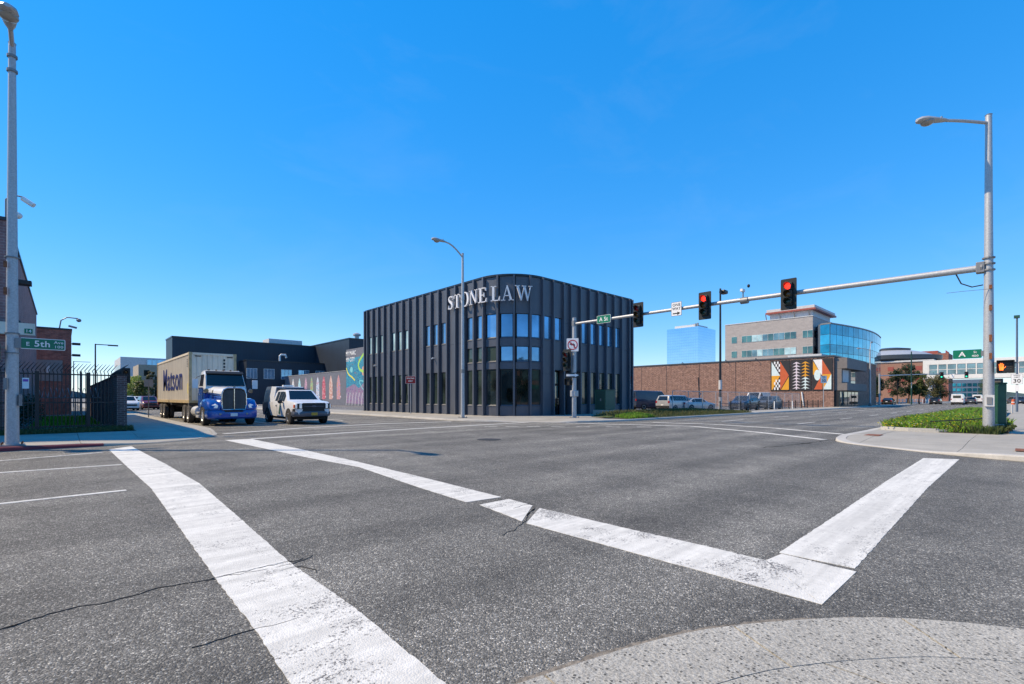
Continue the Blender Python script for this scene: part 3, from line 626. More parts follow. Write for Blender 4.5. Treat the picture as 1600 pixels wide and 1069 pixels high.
# left corner lamp with avenue sign
lp = thing('street_lamp','tall galvanised street lamp by the red kerb, left edge, carrying the avenue sign','street lamp',(-1.02,19.2,zl(-1,19.2)))
pole(lp, 11.15, .145, .075); cobra(lp, (0,0,11.05), (0,-1,0), .62, .16, 1.2)
MB().cyl((0,0,10.35),(0,0,10.42),.115,.115).build('collar','galv_dark',lp); MB().cyl((0,0,10.75),(0,0,10.82),.11,.11).build('collar','galv_dark',lp)
for z, h in ((4.15,.2),(4.9,.16),(1.55,.32)): MB().box(-.16,-.09,-.17,-.11,z,z+h).build('access_plate','rust' if z > 2 else 'galv_dark',lp)
for z in (2.55,3.10,5.2): band(lp, z, .155)
MB().box(.13,.20,-.14,-.02,1.1,1.42).build('push_button_box','galv_dark',lp)
t, r, u, n = sign('street_sign','green E 5th Ave 100 street sign on the left lamp post','sign',(-.40,19.08,2.98),(1,0,0),.92,.31,'sign_green',
    [('5th',.24,-.02,-.005,'sign_white',.015,1.0),('E',.15,-.31,-.02,'sign_white',.01,1.0),('Ave',.11,.32,.06,'sign_white',.008,1.1),('100',.105,.32,-.065,'sign_white',.008,1.2)],'sign_white')
MB().box(-.56,-.44,-.02,.10,-.14,.14).build('bracket','galv_dark',t)
def ped_signal(name, label, loc, rz, lit):
    t = thing(name, label, 'signal', loc, rz)
    MB().box(-.235,.235,-.02,.18,-.23,.23).build('housing','signal_black',t,bevel=.02)
    MB().box(-.215,.215,-.16,-.02,.205,.225).build('visor','signal_black',t); MB().box(-.225,-.205,-.16,-.02,-.21,.225).build('visor','signal_black',t); MB().box(.205,.225,-.16,-.02,-.21,.225).build('visor','signal_black',t)
    MB().box(-.2,.2,-.026,-.021,-.2,.2).build('face','black_plastic',t)
    if lit:
        hx = -.10; fr = ((1,0,0),(0,0,1),(0,-1,0)); hb = MB()
        hb.plate([(hx-.055,-.14),(hx+.045,-.14),(hx+.062,-.02),(hx-.062,-.02)], (0,0,0), *fr, .030, .036)
        for q, (x, tp, w) in enumerate(((-.05,.09,.026),(-.02,.125,.026),(.012,.12,.026),(.043,.085,.024))): hb.plate([(hx+x-w/2,-.03),(hx+x+w/2,-.03),(hx+x*1.15+w/2,tp),(hx+x*1.15-w/2,tp)], (0,0,0), *fr, .030, .036)
        hb.plate([(hx+.04,-.10),(hx+.055,-.06),(hx+.115,.015),(hx+.10,-.03)], (0,0,0), *fr, .030, .036)
        hb.build('hand_symbol','hand_lit',t)
        for q in range(2): 
            for z in (-.09,0,.09): MB().box(.03+q*.08,.085+q*.08,-.032,-.027,z-.006,z+.006).build('countdown_segment','frame_grey',t)
    MB().box(.235,.33,.04,.10,.10,.15).build('bracket','galv_dark',t)
    return t
ped_signal('pedestrian_signal','black pedestrian signal seen partly at the left edge beside the left lamp post',(-1.48,19.2,2.72),0,False)

def signal_head(name, label, loc, rz, lit=True, lens='red_lit', grp='traffic signals on the long mast arm'):
    t = thing(name, label, 'traffic light', loc, rz, grp)        # faces local -y
    MB().plate(rrect(.68,1.46,.05),(0,0,0),(1,0,0),(0,0,1),(0,-1,0),-.01,.0).build('backplate','signal_black',t)
    for k_, (z, mm) in enumerate(((.36,lens if lit else 'red_dark'),(0,'amber_dark'),(-.36,'green_dark'))):
        h = MB().box(-.175,.175,-.10,.16,z-.172,z+.172).build('housing','signal_black',t,bevel=.015)
        MB().lathe([(.145,0),(.145,.012),(.10,.03),(.02,.038)],(0,-.10,z),(0,-1,0),20).build('lens',mm,h,True)
        vz = MB(); N = 14; ring = []
        for i in range(N+1):
            a = math.radians(-40+260*i/N); ring.append(a)
        for a, b in zip(ring, ring[1:]):
            P = [(math.cos(q)*rr, math.sin(q)*rr) for q, rr in ((a,.165),(b,.165),(b,.155),(a,.155))]
            l0, l1 = (.16+.14*max(math.sin(q),-.2) for q in (a,b))
            v8 = [(P[0][0],-.10,z+P[0][1]),(P[1][0],-.10,z+P[1][1]),(P[2][0],-.10,z+P[2][1]),(P[3][0],-.10,z+P[3][1]),(P[0][0],-.10-l0,z+P[0][1]),(P[1][0],-.10-l1,z+P[1][1]),(P[2][0],-.10-l1,z+P[2][1]),(P[3][0],-.10-l0,z+P[3][1])]
            vz.add(v8, [(0,1,2,3),(7,6,5,4),(0,4,5,1),(1,5,6,2),(2,6,7,3),(3,7,4,0)])
        vz.build('visor','visor_grey',h,True)
    MB().box(-.05,.05,.16,.30,-.12,.12).build('bracket','galv_dark',t)
    return t
AX = 25.2; YR, YL = .95, 20.8; AZ = lambda y: 6.33+.12*(y-YR)/(YL-YR)
# right corner pole carrying the long mast arm
rp = thing('signal_pole','tall galvanised pole on the right corner holding the mast arm and a lamp','signal pole',(AX,YR,.14))
pole(rp, 11.85, .168, .095); cobra(rp, (0,0,11.55), (-.85,.80,0), 1.55, .10, 1.25)
for z in (6.05,6.28,6.5): MB().cyl((0,0,z),(0,0,z+.05),.185,.185).build('clamp','galv_dark',rp)
MB().box(-.17,.17,.10,.34,6.0,6.4).build('arm_socket','galv_dark',rp,bevel=.02)
for z, h in ((2.75,.22),(3.4,.25),(4.55,.2),(5.35,.14)): MB().box(-.20,-.12,-.10,-.02,z,z+h).build('access_plate','rust',rp)
MB().box(-.24,-.12,-.16,.10,1.0,1.42).build('push_button_box','grey_light',rp); MB().box(-.27,-.245,-.10,.04,1.08,1.34).build('push_button','galv_dark',rp)
MB().tube([(0,.9,6.1),(0,.75,5.7),(0,.45,5.52),(0,.15,5.55)],.022,6).build('cable','black_plastic',rp,True)
MB().tube([(-.15,0,5.35),(-.6,.7,5.3),(-.8,1.1,5.27)],.008,5).build('antenna_wire','galv_dark',rp)
ma = thing('mast_arm','long galvanised signal arm spanning the cross street between two corner poles','mast arm',(AX,YR,0))
L = YL-YR; Z0 = AZ(YR); Z1 = AZ(YL)
MB().tube([(0,.2,Z0),(0,L*.5,(Z0+Z1)/2+.05),(0,L-.12,Z1)],[.125,.10,.075],14).build('arm','galv',ma,True)
MB().cyl((0,8.6,AZ(9.5)),(0,8.95,AZ(9.9)),.17,.17).build('joint_flange','galv_dark',ma,True)
MB().cyl((0,.16,Z0),(0,.22,Z0),.2,.2).build('end_flange','galv_dark',ma)
cmy = onx(1161,AX)-YR; cm_ = MB().cyl((0,cmy,AZ(cmy)+.1),(0,cmy,AZ(cmy)+.45),.03).build('camera_post','galv_dark',ma); MB().box(-.22,.12,cmy-.06,cmy+.06,AZ(cmy)+.45,AZ(cmy)+.58).build('detector_camera','white_matte',cm_)
MB().ball((.05,cmy-.25,AZ(cmy)+.72),.07,.07,.09).build('dome_camera','black_plastic',cm_)
for px, nm in ((1232,'red traffic light on the mast arm nearest the right pole'),(1101,'red traffic light on the mast arm beside the one-way plate'),(997,'dim red traffic light at the left end of the mast arm')):
    y = onx(px,AX-.35); signal_head('traffic_light', nm, (AX-.33,y,AZ(y)-.05), -math.pi/2, True, 'red_lit' if px > 1000 else 'red_dark')
y = onx(1057,AX-.15); t, r, u, n = sign('one_way_sign','white ONE WAY plate with black arrow hanging on the mast arm','sign',(AX-.16,y,AZ(y)+.02),(0,-1,0),.62,.78,'sign_white',[('ONE',.22,0,.22,'sign_black',.01,1.0),('WAY',.22,0,.01,'sign_black',.01,.95)],'sign_black',.04)
MB().plate([(-.22,-.22),(.06,-.22),(.06,-.15),(.24,-.25),(.06,-.35),(.06,-.28),(-.22,-.28)],(0,0,0),r,u,n,.006,.009).build('arrow','sign_black',t)
y = onx(943,AX-.15); sign('street_name_sign','small green A St sign on the far end of the mast arm','sign',(AX-.14,y,AZ(y)+.02),(0,-1,0),1.05,.50,'sign_green',[('A St',.36,0,-.01,'sign_white',.012,1.0)],'sign_white',.05)
t, r, u, n = sign('street_name_sign','green A St 400 sign high on the right corner pole','sign',(AX-.05,YR+.58,3.12),(0,-1,0),.80,.33,'sign_green',[('A',.26,-.14,-.01,'sign_white',.015,1.1),('St',.11,.22,.06,'sign_white',.008,1),('400',.11,.22,-.08,'sign_white',.008,1.1)],None,.03)
MB().box(-.03,.03,-.52,-.38,-.1,.1).build('bracket','galv_dark',t)
ped_signal('pedestrian_signal','black pedestrian signal showing an orange raised hand on the right pole',(AX-.12,YR-.44,2.60),-math.pi/2,True)
# far corner mast pole
mp = thing('signal_pole','shorter galvanised signal pole in front of the dark office entrance','signal pole',(AX,YL,.10))
pole(mp, 6.75, .15, .13, flange=True); MB().cyl((0,0,6.2),(0,0,6.55),.17,.17).build('arm_socket','galv_dark',mp)
MB().box(-.20,.20,-.20,.20,1.45,1.85).build('junction_box','galv',mp,bevel=.02)
signal_head('traffic_light','traffic light mounted low beside the far corner pole',(AX-.42,YL+.28,4.0),-math.pi/2,True,'red_dark','pole mounted signal')
t, r, u, n = sign('no_left_turn_sign','white no-left-turn sign with red ring on the far signal pole','sign',(AX-.18,YL,5.02),(.55,-.83,0),.80,.88,'sign_white',[],None,.05)
rg = MB(); N = 24
for k_ in range(N):
    a, b = 2*math.pi*k_/N, 2*math.pi*(k_+1)/N; rg.plate([(.34*math.cos(a),.34*math.sin(a)),(.34*math.cos(b),.34*math.sin(b)),(.28*math.cos(b),.28*math.sin(b)),(.28*math.cos(a),.28*math.sin(a))],(0,0,0),r,u,n,.002,.008)
rg.plate([(-.23,.19),(-.19,.23),(.23,-.19),(.19,-.23)],(0,0,0),r,u,n,.002,.010); rg.build('red_ring','sign_red_bright',t)
MB().plate([(.08,-.2),(.15,-.2),(.15,.02),(.08,.09),(-.06,.09),(-.06,.16),(-.2,.05),(-.06,-.06),(-.06,.01),(.06,.01),(.08,-.01)],(0,0,0),r,u,n,.001,.005).build('arrow','sign_black',t)
t, r, u, n = sign('one_way_arrow_sign','black one-way sign with white arrow on the far signal pole','sign',(AX-.20,YL-.02,2.98),(.55,-.83,0),.92,.33,'sign_black',[],None,.02)
MB().plate([(-.42,-.07),(.15,-.07),(.15,-.13),(.42,0),(.15,.13),(.15,.07),(-.42,.07)],(0,0,0),r,u,n,.002,.006).build('arrow','sign_white',t)
ped_signal('pedestrian_signal','grey pedestrian signal box under the one-way arrow on the far pole',(AX-.12,YL+.42,2.55),-math.pi/2,False)
# avenue lamp in front of the dark building
lx, ly = D(723, 32.2)
l2 = thing('street_lamp','slim street lamp on the pavement in front of the serif lettering','street lamp',(lx,ly,.12))
pole(l2, 11.0, .13, .075); cobra(l2, (0,0,10.75), (-1,.05,0), 1.35, .75, 1.15); band(l2,7.9,.12,'galv',.25); band(l2,3.0,.13,'galv_dark',.25)
wx, wy = D(641.5, 40.5)
t, r, u, n = sign('wrong_way_sign','dark red WRONG WAY sign on a thin post before the dark building','sign',(wx,wy,2.98),(.6,-.8,0),.90,.64,'sign_red',[('WRONG',.17,0,.12,'sign_white',.008,1.0),('WAY',.17,0,-.11,'sign_white',.008,1.0)],'sign_white',.04)
MB().cyl((-n.x*.04,-n.y*.04,-2.87),(-n.x*.04,-n.y*.04,.25),.035).build('post','galv',t)
# transformer cabinet on concrete pad by the entrance
cx, cy = 30.6, 22.2
t = thing('utility_cabinet','dark green utility cabinet on a concrete pad beside the office entrance','cabinet',(cx,cy,.12))
MB().box(-.75,.75,-.6,.6,0,.42).build('pad','concrete',t,bevel=.02); b_ = MB().box(-.62,.62,-.5,.5,.43,1.95).build('cabinet','green_cabinet',t,bevel=.02)
MB().box(-.63,-.621,-.42,.42,.5,1.85).build('door','cabinet_trim',b_); MB().box(-.65,-.632,-.10,.0,1.1,1.3).build('handle','galv_dark',b_); MB().box(-.66,.66,-.54,.54,1.955,2.0).build('lid','cabinet_trim',b_)
# signal controller cabinet by the right pole
t = thing('controller_cabinet','tall green traffic controller cabinet on a concrete base behind the right pole','cabinet',(AX+.85,YR-.18,.13))
MB().box(-.5,.35,-.34,.34,0,.34).build('base','concrete',t,bevel=.02); b_ = MB().box(-.36,.25,-.27,.27,.345,1.85).build('cabinet','green_cabinet',t,bevel=.015)
MB().box(-.38,.27,-.29,.29,1.855,1.90).build('roof','cabinet_trim',b_); MB().box(-.375,-.362,-.24,.24,.42,1.78).build('door','green_cabinet',b_); MB().box(-.39,-.376,.12,.18,.95,1.2).build('handle','galv',b_); MB().box(-.30,.1,-.18,.18,1.91,2.05).build('vent_box','frame_grey',b_)

# ------------------------------------------------------------------ vehicles (local frame: nose at -y, ground z = 0)
WH = {}
def wheel(parent, x, y, r, w, side, rim='alloy', tyre='tyre'):   # side = +1 outer face towards +x
    key = (round(r,3), round(w,3), rim, tyre)
    if key not in WH:
        t = MB().lathe([(r*.60,-w/2),(r*.93,-w/2),(r,-w/2+.03),(r,w/2-.03),(r*.93,w/2),(r*.60,w/2),(r*.58,w/2-.03),(r*.58,-w/2+.03)],(0,0,0),(1,0,0),26).mesh('tyre', tyre, True)
        m = MB().lathe([(r*.585,w*.12),(r*.585,w*.46),(r*.54,w*.47),(r*.50,w*.36),(r*.30,w*.28),(r*.16,w*.40),(r*.10,w*.42)],(0,0,0),(1,0,0),20)
        for k_ in range(6):
            a = k_*math.pi/3; m.cyl((w*.30,math.cos(a)*r*.22,math.sin(a)*r*.22),(w*.37,math.cos(a)*r*.47,math.sin(a)*r*.47),r*.055,r*.05,6)
        WH[key] = (t, m.mesh('rim', rim, True))
    t, m = WH[key]; o = share('wheel', t, (x,y,r), parent, 0 if side > 0 else math.pi)
    share('rim', m, (0,0,0), o); return o
def ring(stn):
    y, zl_, zs, zt, wl, ws, wt = stn; zm = zl_+.4*(zs-zl_)
    return [(-wl,y,zl_),(-ws,y,zm),(-ws*.995,y,zs),(-(wt+.04),y,zt-.05*(1 if zt-zs > .2 else .3)),(-wt+.06,y,zt),(wt-.06,y,zt),(wt+.04,y,zt-.05*(1 if zt-zs > .2 else .3)),(ws*.995,y,zs),(ws,y,zm),(wl,y,zl_)]
def patch(S, i, e0, e1, a0, a1, b0, b1, off=.008):
    A, B = ring(S[i]), ring(S[i+1]); lerp = lambda p,q,t: Vector(p).lerp(Vector(q), t)
    f = lambda a, b: lerp(lerp(A[e0],A[e1],b), lerp(B[e0],B[e1],b), a)
    P = [f(a0,b0),f(a1,b0),f(a1,b1),f(a0,b1)]; n = (P[1]-P[0]).cross(P[3]-P[0]).normalized()
    c0 = Vector((0,(P[0].y+P[2].y)/2,.9)); n = -n if n.dot(sum(P,Vector())/4-c0) < 0 else n
    return MB().add([p+n*off for p in P]+[p-n*.004 for p in P],[(0,1,2,3),(7,6,5,4),(0,4,5,1),(1,5,6,2),(2,6,7,3),(3,7,4,0)])
KINDS = {
 'sedan': dict(S=[(0,.36,.60,.66,.70,.74,.60),(.22,.24,.72,.79,.84,.88,.76),(1.2,.22,.86,.95,.87,.90,.80),(2.0,.22,.92,1.42,.88,.90,.60),(3.1,.22,.94,1.43,.88,.90,.60),(3.95,.24,.95,1.04,.88,.90,.74),(4.55,.34,.88,1.0,.82,.84,.72)], ws=2, side=[(2,.55,1),(3,0,1),(4,0,.55)], rear=4, wb=(.95,3.65), r=.32, L=4.55),
 'suv': dict(S=[(0,.42,.74,.84,.78,.82,.70),(.2,.28,.90,1.00,.88,.92,.82),(1.15,.27,1.02,1.10,.90,.94,.85),(1.85,.27,1.06,1.66,.91,.94,.68),(4.0,.27,1.08,1.70,.91,.94,.68),(4.45,.30,1.08,1.62,.90,.93,.66),(4.7,.40,1.04,1.10,.86,.90,.80)], ws=2, side=[(2,.6,1),(3,0,1),(4,0,.8)], rear=5, wb=(.95,3.75), r=.37, L=4.7),
 'minivan': dict(S=[(0,.40,.72,.80,.80,.84,.72),(.2,.26,.88,.96,.90,.94,.84),(.95,.25,1.00,1.08,.92,.96,.86),(1.85,.25,1.05,1.70,.92,.96,.70),(4.3,.25,1.07,1.74,.92,.96,.70),(4.75,.28,1.07,1.66,.91,.95,.68),(4.95,.38,1.04,1.10,.88,.92,.82)], ws=2, side=[(2,.5,1),(3,0,1),(4,0,.8)], rear=5, wb=(.95,3.95), r=.34, L=4.95),
 'van': dict(S=[(0,.42,.85,.95,.82,.88,.78),(.2,.32,1.05,1.15,.94,.98,.88),(.85,.30,1.20,1.28,.96,1.0,.92),(1.6,.30,1.25,2.25,.97,1.0,.84),(5.3,.30,1.28,2.32,.97,1.0,.84),(5.5,.36,1.26,2.26,.95,.98,.82)], ws=2, side=[(2,.6,1),(3,0,.22)], rear=None, wb=(1.0,4.4), r=.37, L=5.5),
}
def car(name, label, kind, col, loc, rz, group=None, cat='car', detail=True, lights=False):
    K = KINDS[kind]; S = K['S']; t = thing(name, label, cat, loc, rz, group)
    MB().loft([ring(q) for q in S]).build('body', col, t, True)
    i = K['ws']; patch(S,i,4,5,.10,.93,.04,.96).build('windscreen','glass_car',t)
    for (q, a0, a1) in K['side']:
        patch(S,q,2,3,a0+.02,a1-.04,.10,.92).build('side_window','glass_car',t); patch(S,q,7,6,a0+.02,a1-.04,.10,.92).build('side_window','glass_car',t)
    yb = S[-1][0]; zb = S[-1]
    if K['rear'] is not None: patch(S,K['rear'],4,5,.06,.9,.06,.94).build('rear_window','glass_car',t)
    else: MB().box(-.62,.62,yb-.02,yb+.012,1.42,1.98).build('rear_window','glass_car',t)
    w = S[2][4]
    for y in K['wb']:
        for sd in (-1,1):
            MB().cyl((sd*(w-.05),y,K['r']+.02),(sd*(w+.035),y,K['r']+.02),K['r']*1.16,K['r']*1.14,20).build('wheel_arch','under',t,True)
            wheel(t, sd*(w-.06), y, K['r'], .22, sd)
    z0 = S[0][2]
    for sd in (-1,1):
        MB().ball((sd*(S[1][5]-.20),.09,z0+.03),.17,.10,.075,10,6).build('headlight','headlight' if lights else 'lamp_glass',t,True)
        zt_ = S[-1][2]-.02; MB().box(sd*(zb[5]-.20),sd*(zb[5]+.005),yb-.10,yb+.015,zt_-.16,zt_+.08).build('taillight','taillight',t,bevel=.02)
        MB().ball((sd*(w+.16),S[2][0]+.72,S[3][2]+.10),.10,.06,.07,8,6).build('mirror','black_plastic',t,True)
    MB().box(-S[0][4]+.12,S[0][4]-.12,-.015,.05,z0-.20,z0-.03).build('grille','black_plastic',t); MB().box(-S[0][4],S[0][4],-.03,.14,.30,z0-.22).build('bumper','black_plastic' if kind == 'van' else col,t,bevel=.03)
    MB().box(-zb[4],zb[4],yb-.08,yb+.05,.36,.58).build('rear_bumper','black_plastic',t,bevel=.03)
    MB().box(-.16,.16,yb+.051,yb+.056,.60,.72).build('plate','sign_white',t)
    MB().box(-w+.1,w-.1,.3,yb-.3,.14,.30).build('underbody','under',t)
    return t

# --- blue and white day-cab tractor
TX, TY = 6.55, 28.25
tr = thing('truck_tractor','blue and white day-cab truck tractor waiting at the crosswalk','truck',(TX,TY,0))
# bumper wrapping round the corners
def arcx(w, yc, d, n=10): return [(w*math.sin(math.radians(-90+180*k/n)), yc-d*math.cos(math.radians(-90+180*k/n))**.4 if abs(math.cos(math.radians(-90+180*k/n))) > 1e-6 else yc) for k in range(n+1)]
def bumper_ring(z, w, yc, d): return [(x,y,z) for x,y in arcx(w,yc,d)] + [(x*.8,y+.45,z) for x,y in arcx(w,yc,d)[::-1]]
MB().loft([bumper_ring(.36,1.14,.62,.50),bumper_ring(.44,1.20,.62,.58),bumper_ring(.72,1.22,.62,.60),bumper_ring(.82,1.20,.62,.56)]).build('bumper','truck_blue',tr,True)
for sd in (-1,1):
    MB().lathe([(.055,0),(.055,.03),(.03,.035)],(sd*.62,.085,.62),(0,-1,0),14).build('fog_light','lamp_glass',tr); MB().lathe([(.04,0),(.04,.03)],(sd*.82,.14,.62),(0,-1,0),12).build('fog_light','lamp_glass',tr)
MB().box(-.16,.16,.005,.022,.50,.66).build('license_plate','sign_white',tr); MB().box(-.42,.42,.02,.05,.72,.79).build('bumper_vent','black_plastic',tr)
# fenders
for sd in (-1,1):
    rings = []
    for y, zlo, zhi, w0, w1 in ((.16,.84,1.02,.62,1.06),(.30,.84,1.20,.58,1.16),(.62,.86,1.38,.56,1.21),(1.05,1.02,1.44,.56,1.23),(1.45,1.0,1.40,.58,1.23),(1.82,.80,1.22,.62,1.21),(2.05,.62,.95,.70,1.18)):
        zm = (zlo+zhi)/2
        rings.append([(sd*w0,y,zlo),(sd*w1,y,zlo),(sd*(w1+.02),y,zm),(sd*(w1-.06),y,zhi-.06),(sd*(w1-.20),y,zhi),(sd*w0,y,zhi)])
    MB().loft(rings).build('fender','truck_blue',tr,True)
    MB().loft([[(sd*.74,.10,.93),(sd*1.02,.20,.93),(sd*1.05,.25,1.06),(sd*.80,.17,1.13),(sd*.70,.12,1.06)],[(sd*.74,.26,.93),(sd*1.10,.46,.95),(sd*1.10,.52,1.12),(sd*.80,.40,1.19),(sd*.70,.30,1.10)]]).build('headlight','headlight',tr,True,.01)
# hood: blue lower flanks, white upper
def hood_ring(y, w, z0, z1, z2): return [(-w,y,z0),(-w,y,z1),(-w*.82,y,z2-.06),(-w*.5,y,z2),(w*.5,y,z2),(w*.82,y,z2-.06),(w,y,z1),(w,y,z0)]
MB().loft([hood_ring(.06,.58,.84,1.45,1.60),hood_ring(.5,.66,.84,1.48,1.64),hood_ring(1.2,.72,.9,1.55,1.70),hood_ring(1.75,.86,.9,1.66,1.82)]).build('hood','truck_blue',tr,True)
def hood_top(y, w, z1, z2): return [(-w,y,z1),(-w*.93,y,z1+(z2-z1)*.55),(-w*.72,y,z2-.03),(-w*.3,y,z2),(w*.3,y,z2),(w*.72,y,z2-.03),(w*.93,y,z1+(z2-z1)*.55),(w,y,z1),(w*.9,y,z1-.12),(-w*.9,y,z1-.12)]
MB().loft([hood_top(.05,.54,1.66,1.92),hood_top(.25,.60,1.66,1.97),hood_top(1.0,.76,1.72,2.03),hood_top(1.78,.94,1.78,2.10)]).build('hood_top','truck_white',tr,True)
for sd in (-1,1): MB().lathe([(.115,0),(.115,.03),(.09,.04)],(sd*.70,1.05,1.80),(sd*.75,-.45,.35),16).build('hood_vent','black_plastic',tr)
gr = MB().plate([(-.52,-.55),(.52,-.55),(.57,-.3),(.56,.28),(.48,.48),(.30,.57),(-.30,.57),(-.48,.48),(-.56,.28),(-.57,-.3)],(0,.03,1.40),(1,0,0),(0,0,1),(0,-1,0),-.06,.02).build('grille','black_plastic',tr)
G8 = [(-.52,-.55),(.52,-.55),(.57,-.3),(.56,.28),(.48,.48),(.30,.57),(-.30,.57),(-.48,.48),(-.56,.28),(-.57,-.3)]
MB().tube([(x,.0,1.40+z) for x,z in G8+G8[:2]],.032,8).build('grille_surround','chrome',gr,True); MB().cyl((0,-.015,.86),(0,-.015,1.92),.028).build('centre_bar','chrome',gr)
for i in range(9):
    for sd in (-1,1): MB().box(sd*(.07+i*.052)-.006,sd*(.07+i*.052)+.006,-.002,.012,.90,1.86-max(0,(i-5))*.03).build('grille_bar','galv_dark',gr)
MB().plate([(-.05,0),(.05,0),(.06,.08),(0,.12),(-.06,.08)],(0,.0,1.94),(1,0,0),(0,0,1),(0,-1,0),-.02,.02).build('emblem','chrome',gr)
# cab
def cab_ring(y, w, z0, zb_, zt_, wt): return [(-w,y,z0),(-w,y,zb_),(-wt,y,zt_-.10),(-wt+.10,y,zt_),(wt-.10,y,zt_),(wt,y,zt_-.10),(w,y,zb_),(w,y,z0)]
MB().loft([cab_ring(1.72,1.02,.72,1.72,1.74,.96),cab_ring(3.25,1.04,.72,1.72,1.74,.98)]).build('cab_lower','truck_blue',tr,True)
CS = [cab_ring(1.70,1.00,1.75,2.0,2.06,.96),cab_ring(2.06,1.01,1.75,2.05,2.86,.90),cab_ring(2.4,1.02,1.75,2.05,2.97,.90),cab_ring(3.1,1.03,1.75,2.05,2.98,.90),cab_ring(3.26,1.02,1.75,2.05,2.90,.86)]
cabu = MB().loft(CS).build('cab','truck_white',tr,True)
MB().add([(-.92,1.675,2.12),(.92,1.675,2.12),(.85,2.015,2.80),(-.85,2.015,2.80),(-.92,1.70,2.12),(.92,1.70,2.12),(.85,2.05,2.80),(-.85,2.05,2.80)],[(0,1,2,3),(4,7,6,5),(0,4,5,1),(1,5,6,2),(2,6,7,3),(3,7,4,0)]).build('windscreen','glass_car',cabu)
MB().cyl((0,1.69,2.12),(0,2.03,2.78),.014,.014,6).build('windscreen_divider','under',cabu)
MB().add([(-.92,1.90,2.80),(.92,1.90,2.80),(.90,2.10,2.93),(-.90,2.10,2.93),(-.92,1.92,2.76),(.92,1.92,2.76),(.90,2.12,2.86),(-.90,2.12,2.86)],[(0,1,2,3),(4,7,6,5),(0,4,5,1),(1,5,6,2),(2,6,7,3),(3,7,4,0)]).build('sun_visor','black_plastic',cabu)
for x in (-.7,-.35,0,.35,.7): MB().ball((x,2.30,2.99),.06,.05,.035,8,6).build('marker_light','amber_dark',cabu)
for sd in (-1,1):
    MB().add([(sd*1.015,2.12,2.10),(sd*1.025,3.0,2.10),(sd*.935,3.0,2.74),(sd*.935,2.28,2.74),(sd*.99,2.12,2.10),(sd*.99,3.0,2.10),(sd*.91,3.0,2.74),(sd*.91,2.28,2.74)],[(0,1,2,3),(4,7,6,5),(0,4,5,1),(1,5,6,2),(2,6,7,3),(3,7,4,0)]).build('side_window','glass_car',cabu)
    MB().box(sd*1.042,sd*1.05,2.02,3.05,.80,2.03).build('door_seam','truck_blue',cabu); MB().box(sd*1.05,sd*1.08,2.85,3.0,1.62,1.68).build('door_handle','chrome',cabu)
    mr = MB().loft([[(sd*1.30,1.70,1.96),(sd*1.58,1.66,1.96),(sd*1.58,1.66,2.46),(sd*1.30,1.70,2.46)],[(sd*1.34,1.88,2.0),(sd*1.55,1.86,2.0),(sd*1.55,1.86,2.42),(sd*1.34,1.88,2.42)]]).build('mirror','truck_white',tr,True,.02)
    MB().tube([(sd*1.0,2.1,1.95),(sd*1.25,1.85,1.98),(sd*1.42,1.78,2.0)],.018,6).build('mirror_arm','black_plastic',mr); MB().tube([(sd*.98,2.1,2.72),(sd*1.35,1.85,2.55),(sd*1.42,1.8,2.44)],.014,6).build('mirror_arm','black_plastic',mr)
    MB().lathe([(.11,0),(.12,.04),(.06,.08)],(sd*1.05,1.05,1.83),(0,1,0),14).build('spot_mirror','chrome',tr,True); MB().cyl((sd*.80,1.2,1.60),(sd*1.05,1.08,1.78),.012,.012,6).build('spot_mirror_arm','black_plastic',tr)
    MB().cyl((sd*.92,3.05,.70),(sd*.92,4.25,.70),.30,.30,18).build('fuel_tank','alloy',tr,True); MB().box(sd*.72,sd*1.18,2.35,3.05,.38,.52).build('step','alloy',tr,bevel=.01); MB().box(sd*.80,sd*1.16,2.35,3.05,.62,.70).build('step','alloy',tr,bevel=.01)
    MB().box(sd*.34,sd*.46,.6,6.9,.70,.95).build('frame_rail','frame_grey',tr); MB().box(sd*.70,sd*1.2,6.85,6.88,.45,1.0).build('mud_flap','black_plastic',tr)
    wheel(tr, sd*1.06, 1.25, .52, .30, sd, 'alloy')
    for y in (5.05,6.35):
        wheel(tr, sd*1.10, y, .52, .27, sd, 'rim_steel','tyre_dusty'); wheel(tr, sd*.76, y, .52, .27, sd, 'rim_steel','tyre_dusty')
MB().box(-.7,.7,4.6,6.2,.98,1.10).build('fifth_wheel','frame_grey',tr); MB().box(-.9,.9,3.32,3.42,.95,1.6).build('cab_rear_box','frame_grey',tr)
MB().box(-1.0,1.0,1.17,1.33,.44,.58).build('front_axle','under',tr); MB().box(-.5,.5,.4,2.6,.45,.9).build('engine','under',tr)
for y in (5.05,6.35): MB().cyl((-1.0,y,.52),(1.0,y,.52),.11).build('axle','under',tr)
# --- container chassis and container
ch = thing('trailer_chassis','dark skeletal trailer chassis under the beige shipping container','trailer',(TX,33.0,0))
for sd in (-1,1):
    MB().box(sd*.40,sd*.54,.1,12.9,.85,1.14).build('rail','frame_grey',ch); MB().box(sd*.58,sd*.72,4.0,4.14,.12,1.0).build('landing_leg','frame_grey',ch); MB().box(sd*.5,sd*.8,3.95,4.2,.08,.12).build('landing_foot','galv_dark',ch)
    MB().box(sd*1.12,sd*1.20,12.5,12.95,.95,1.12).build('tail_light','taillight',ch)
    for y in (9.45,10.75):
        wheel(ch, sd*1.10, y, .52, .26, sd, 'rim_steel','tyre_dusty'); wheel(ch, sd*.78, y, .52, .26, sd, 'rim_steel','tyre_dusty')
for y in (.15,6.2,12.7): MB().box(-1.21,1.21,y,y+.22,.98,1.15).build('bolster','frame_grey',ch)
for y in (9.45,10.75): MB().cyl((-1.0,y,.52),(1.0,y,.52),.10).build('axle','under',ch)
MB().box(-.6,.6,9.0,11.2,.62,.84).build('bogie','under',ch)
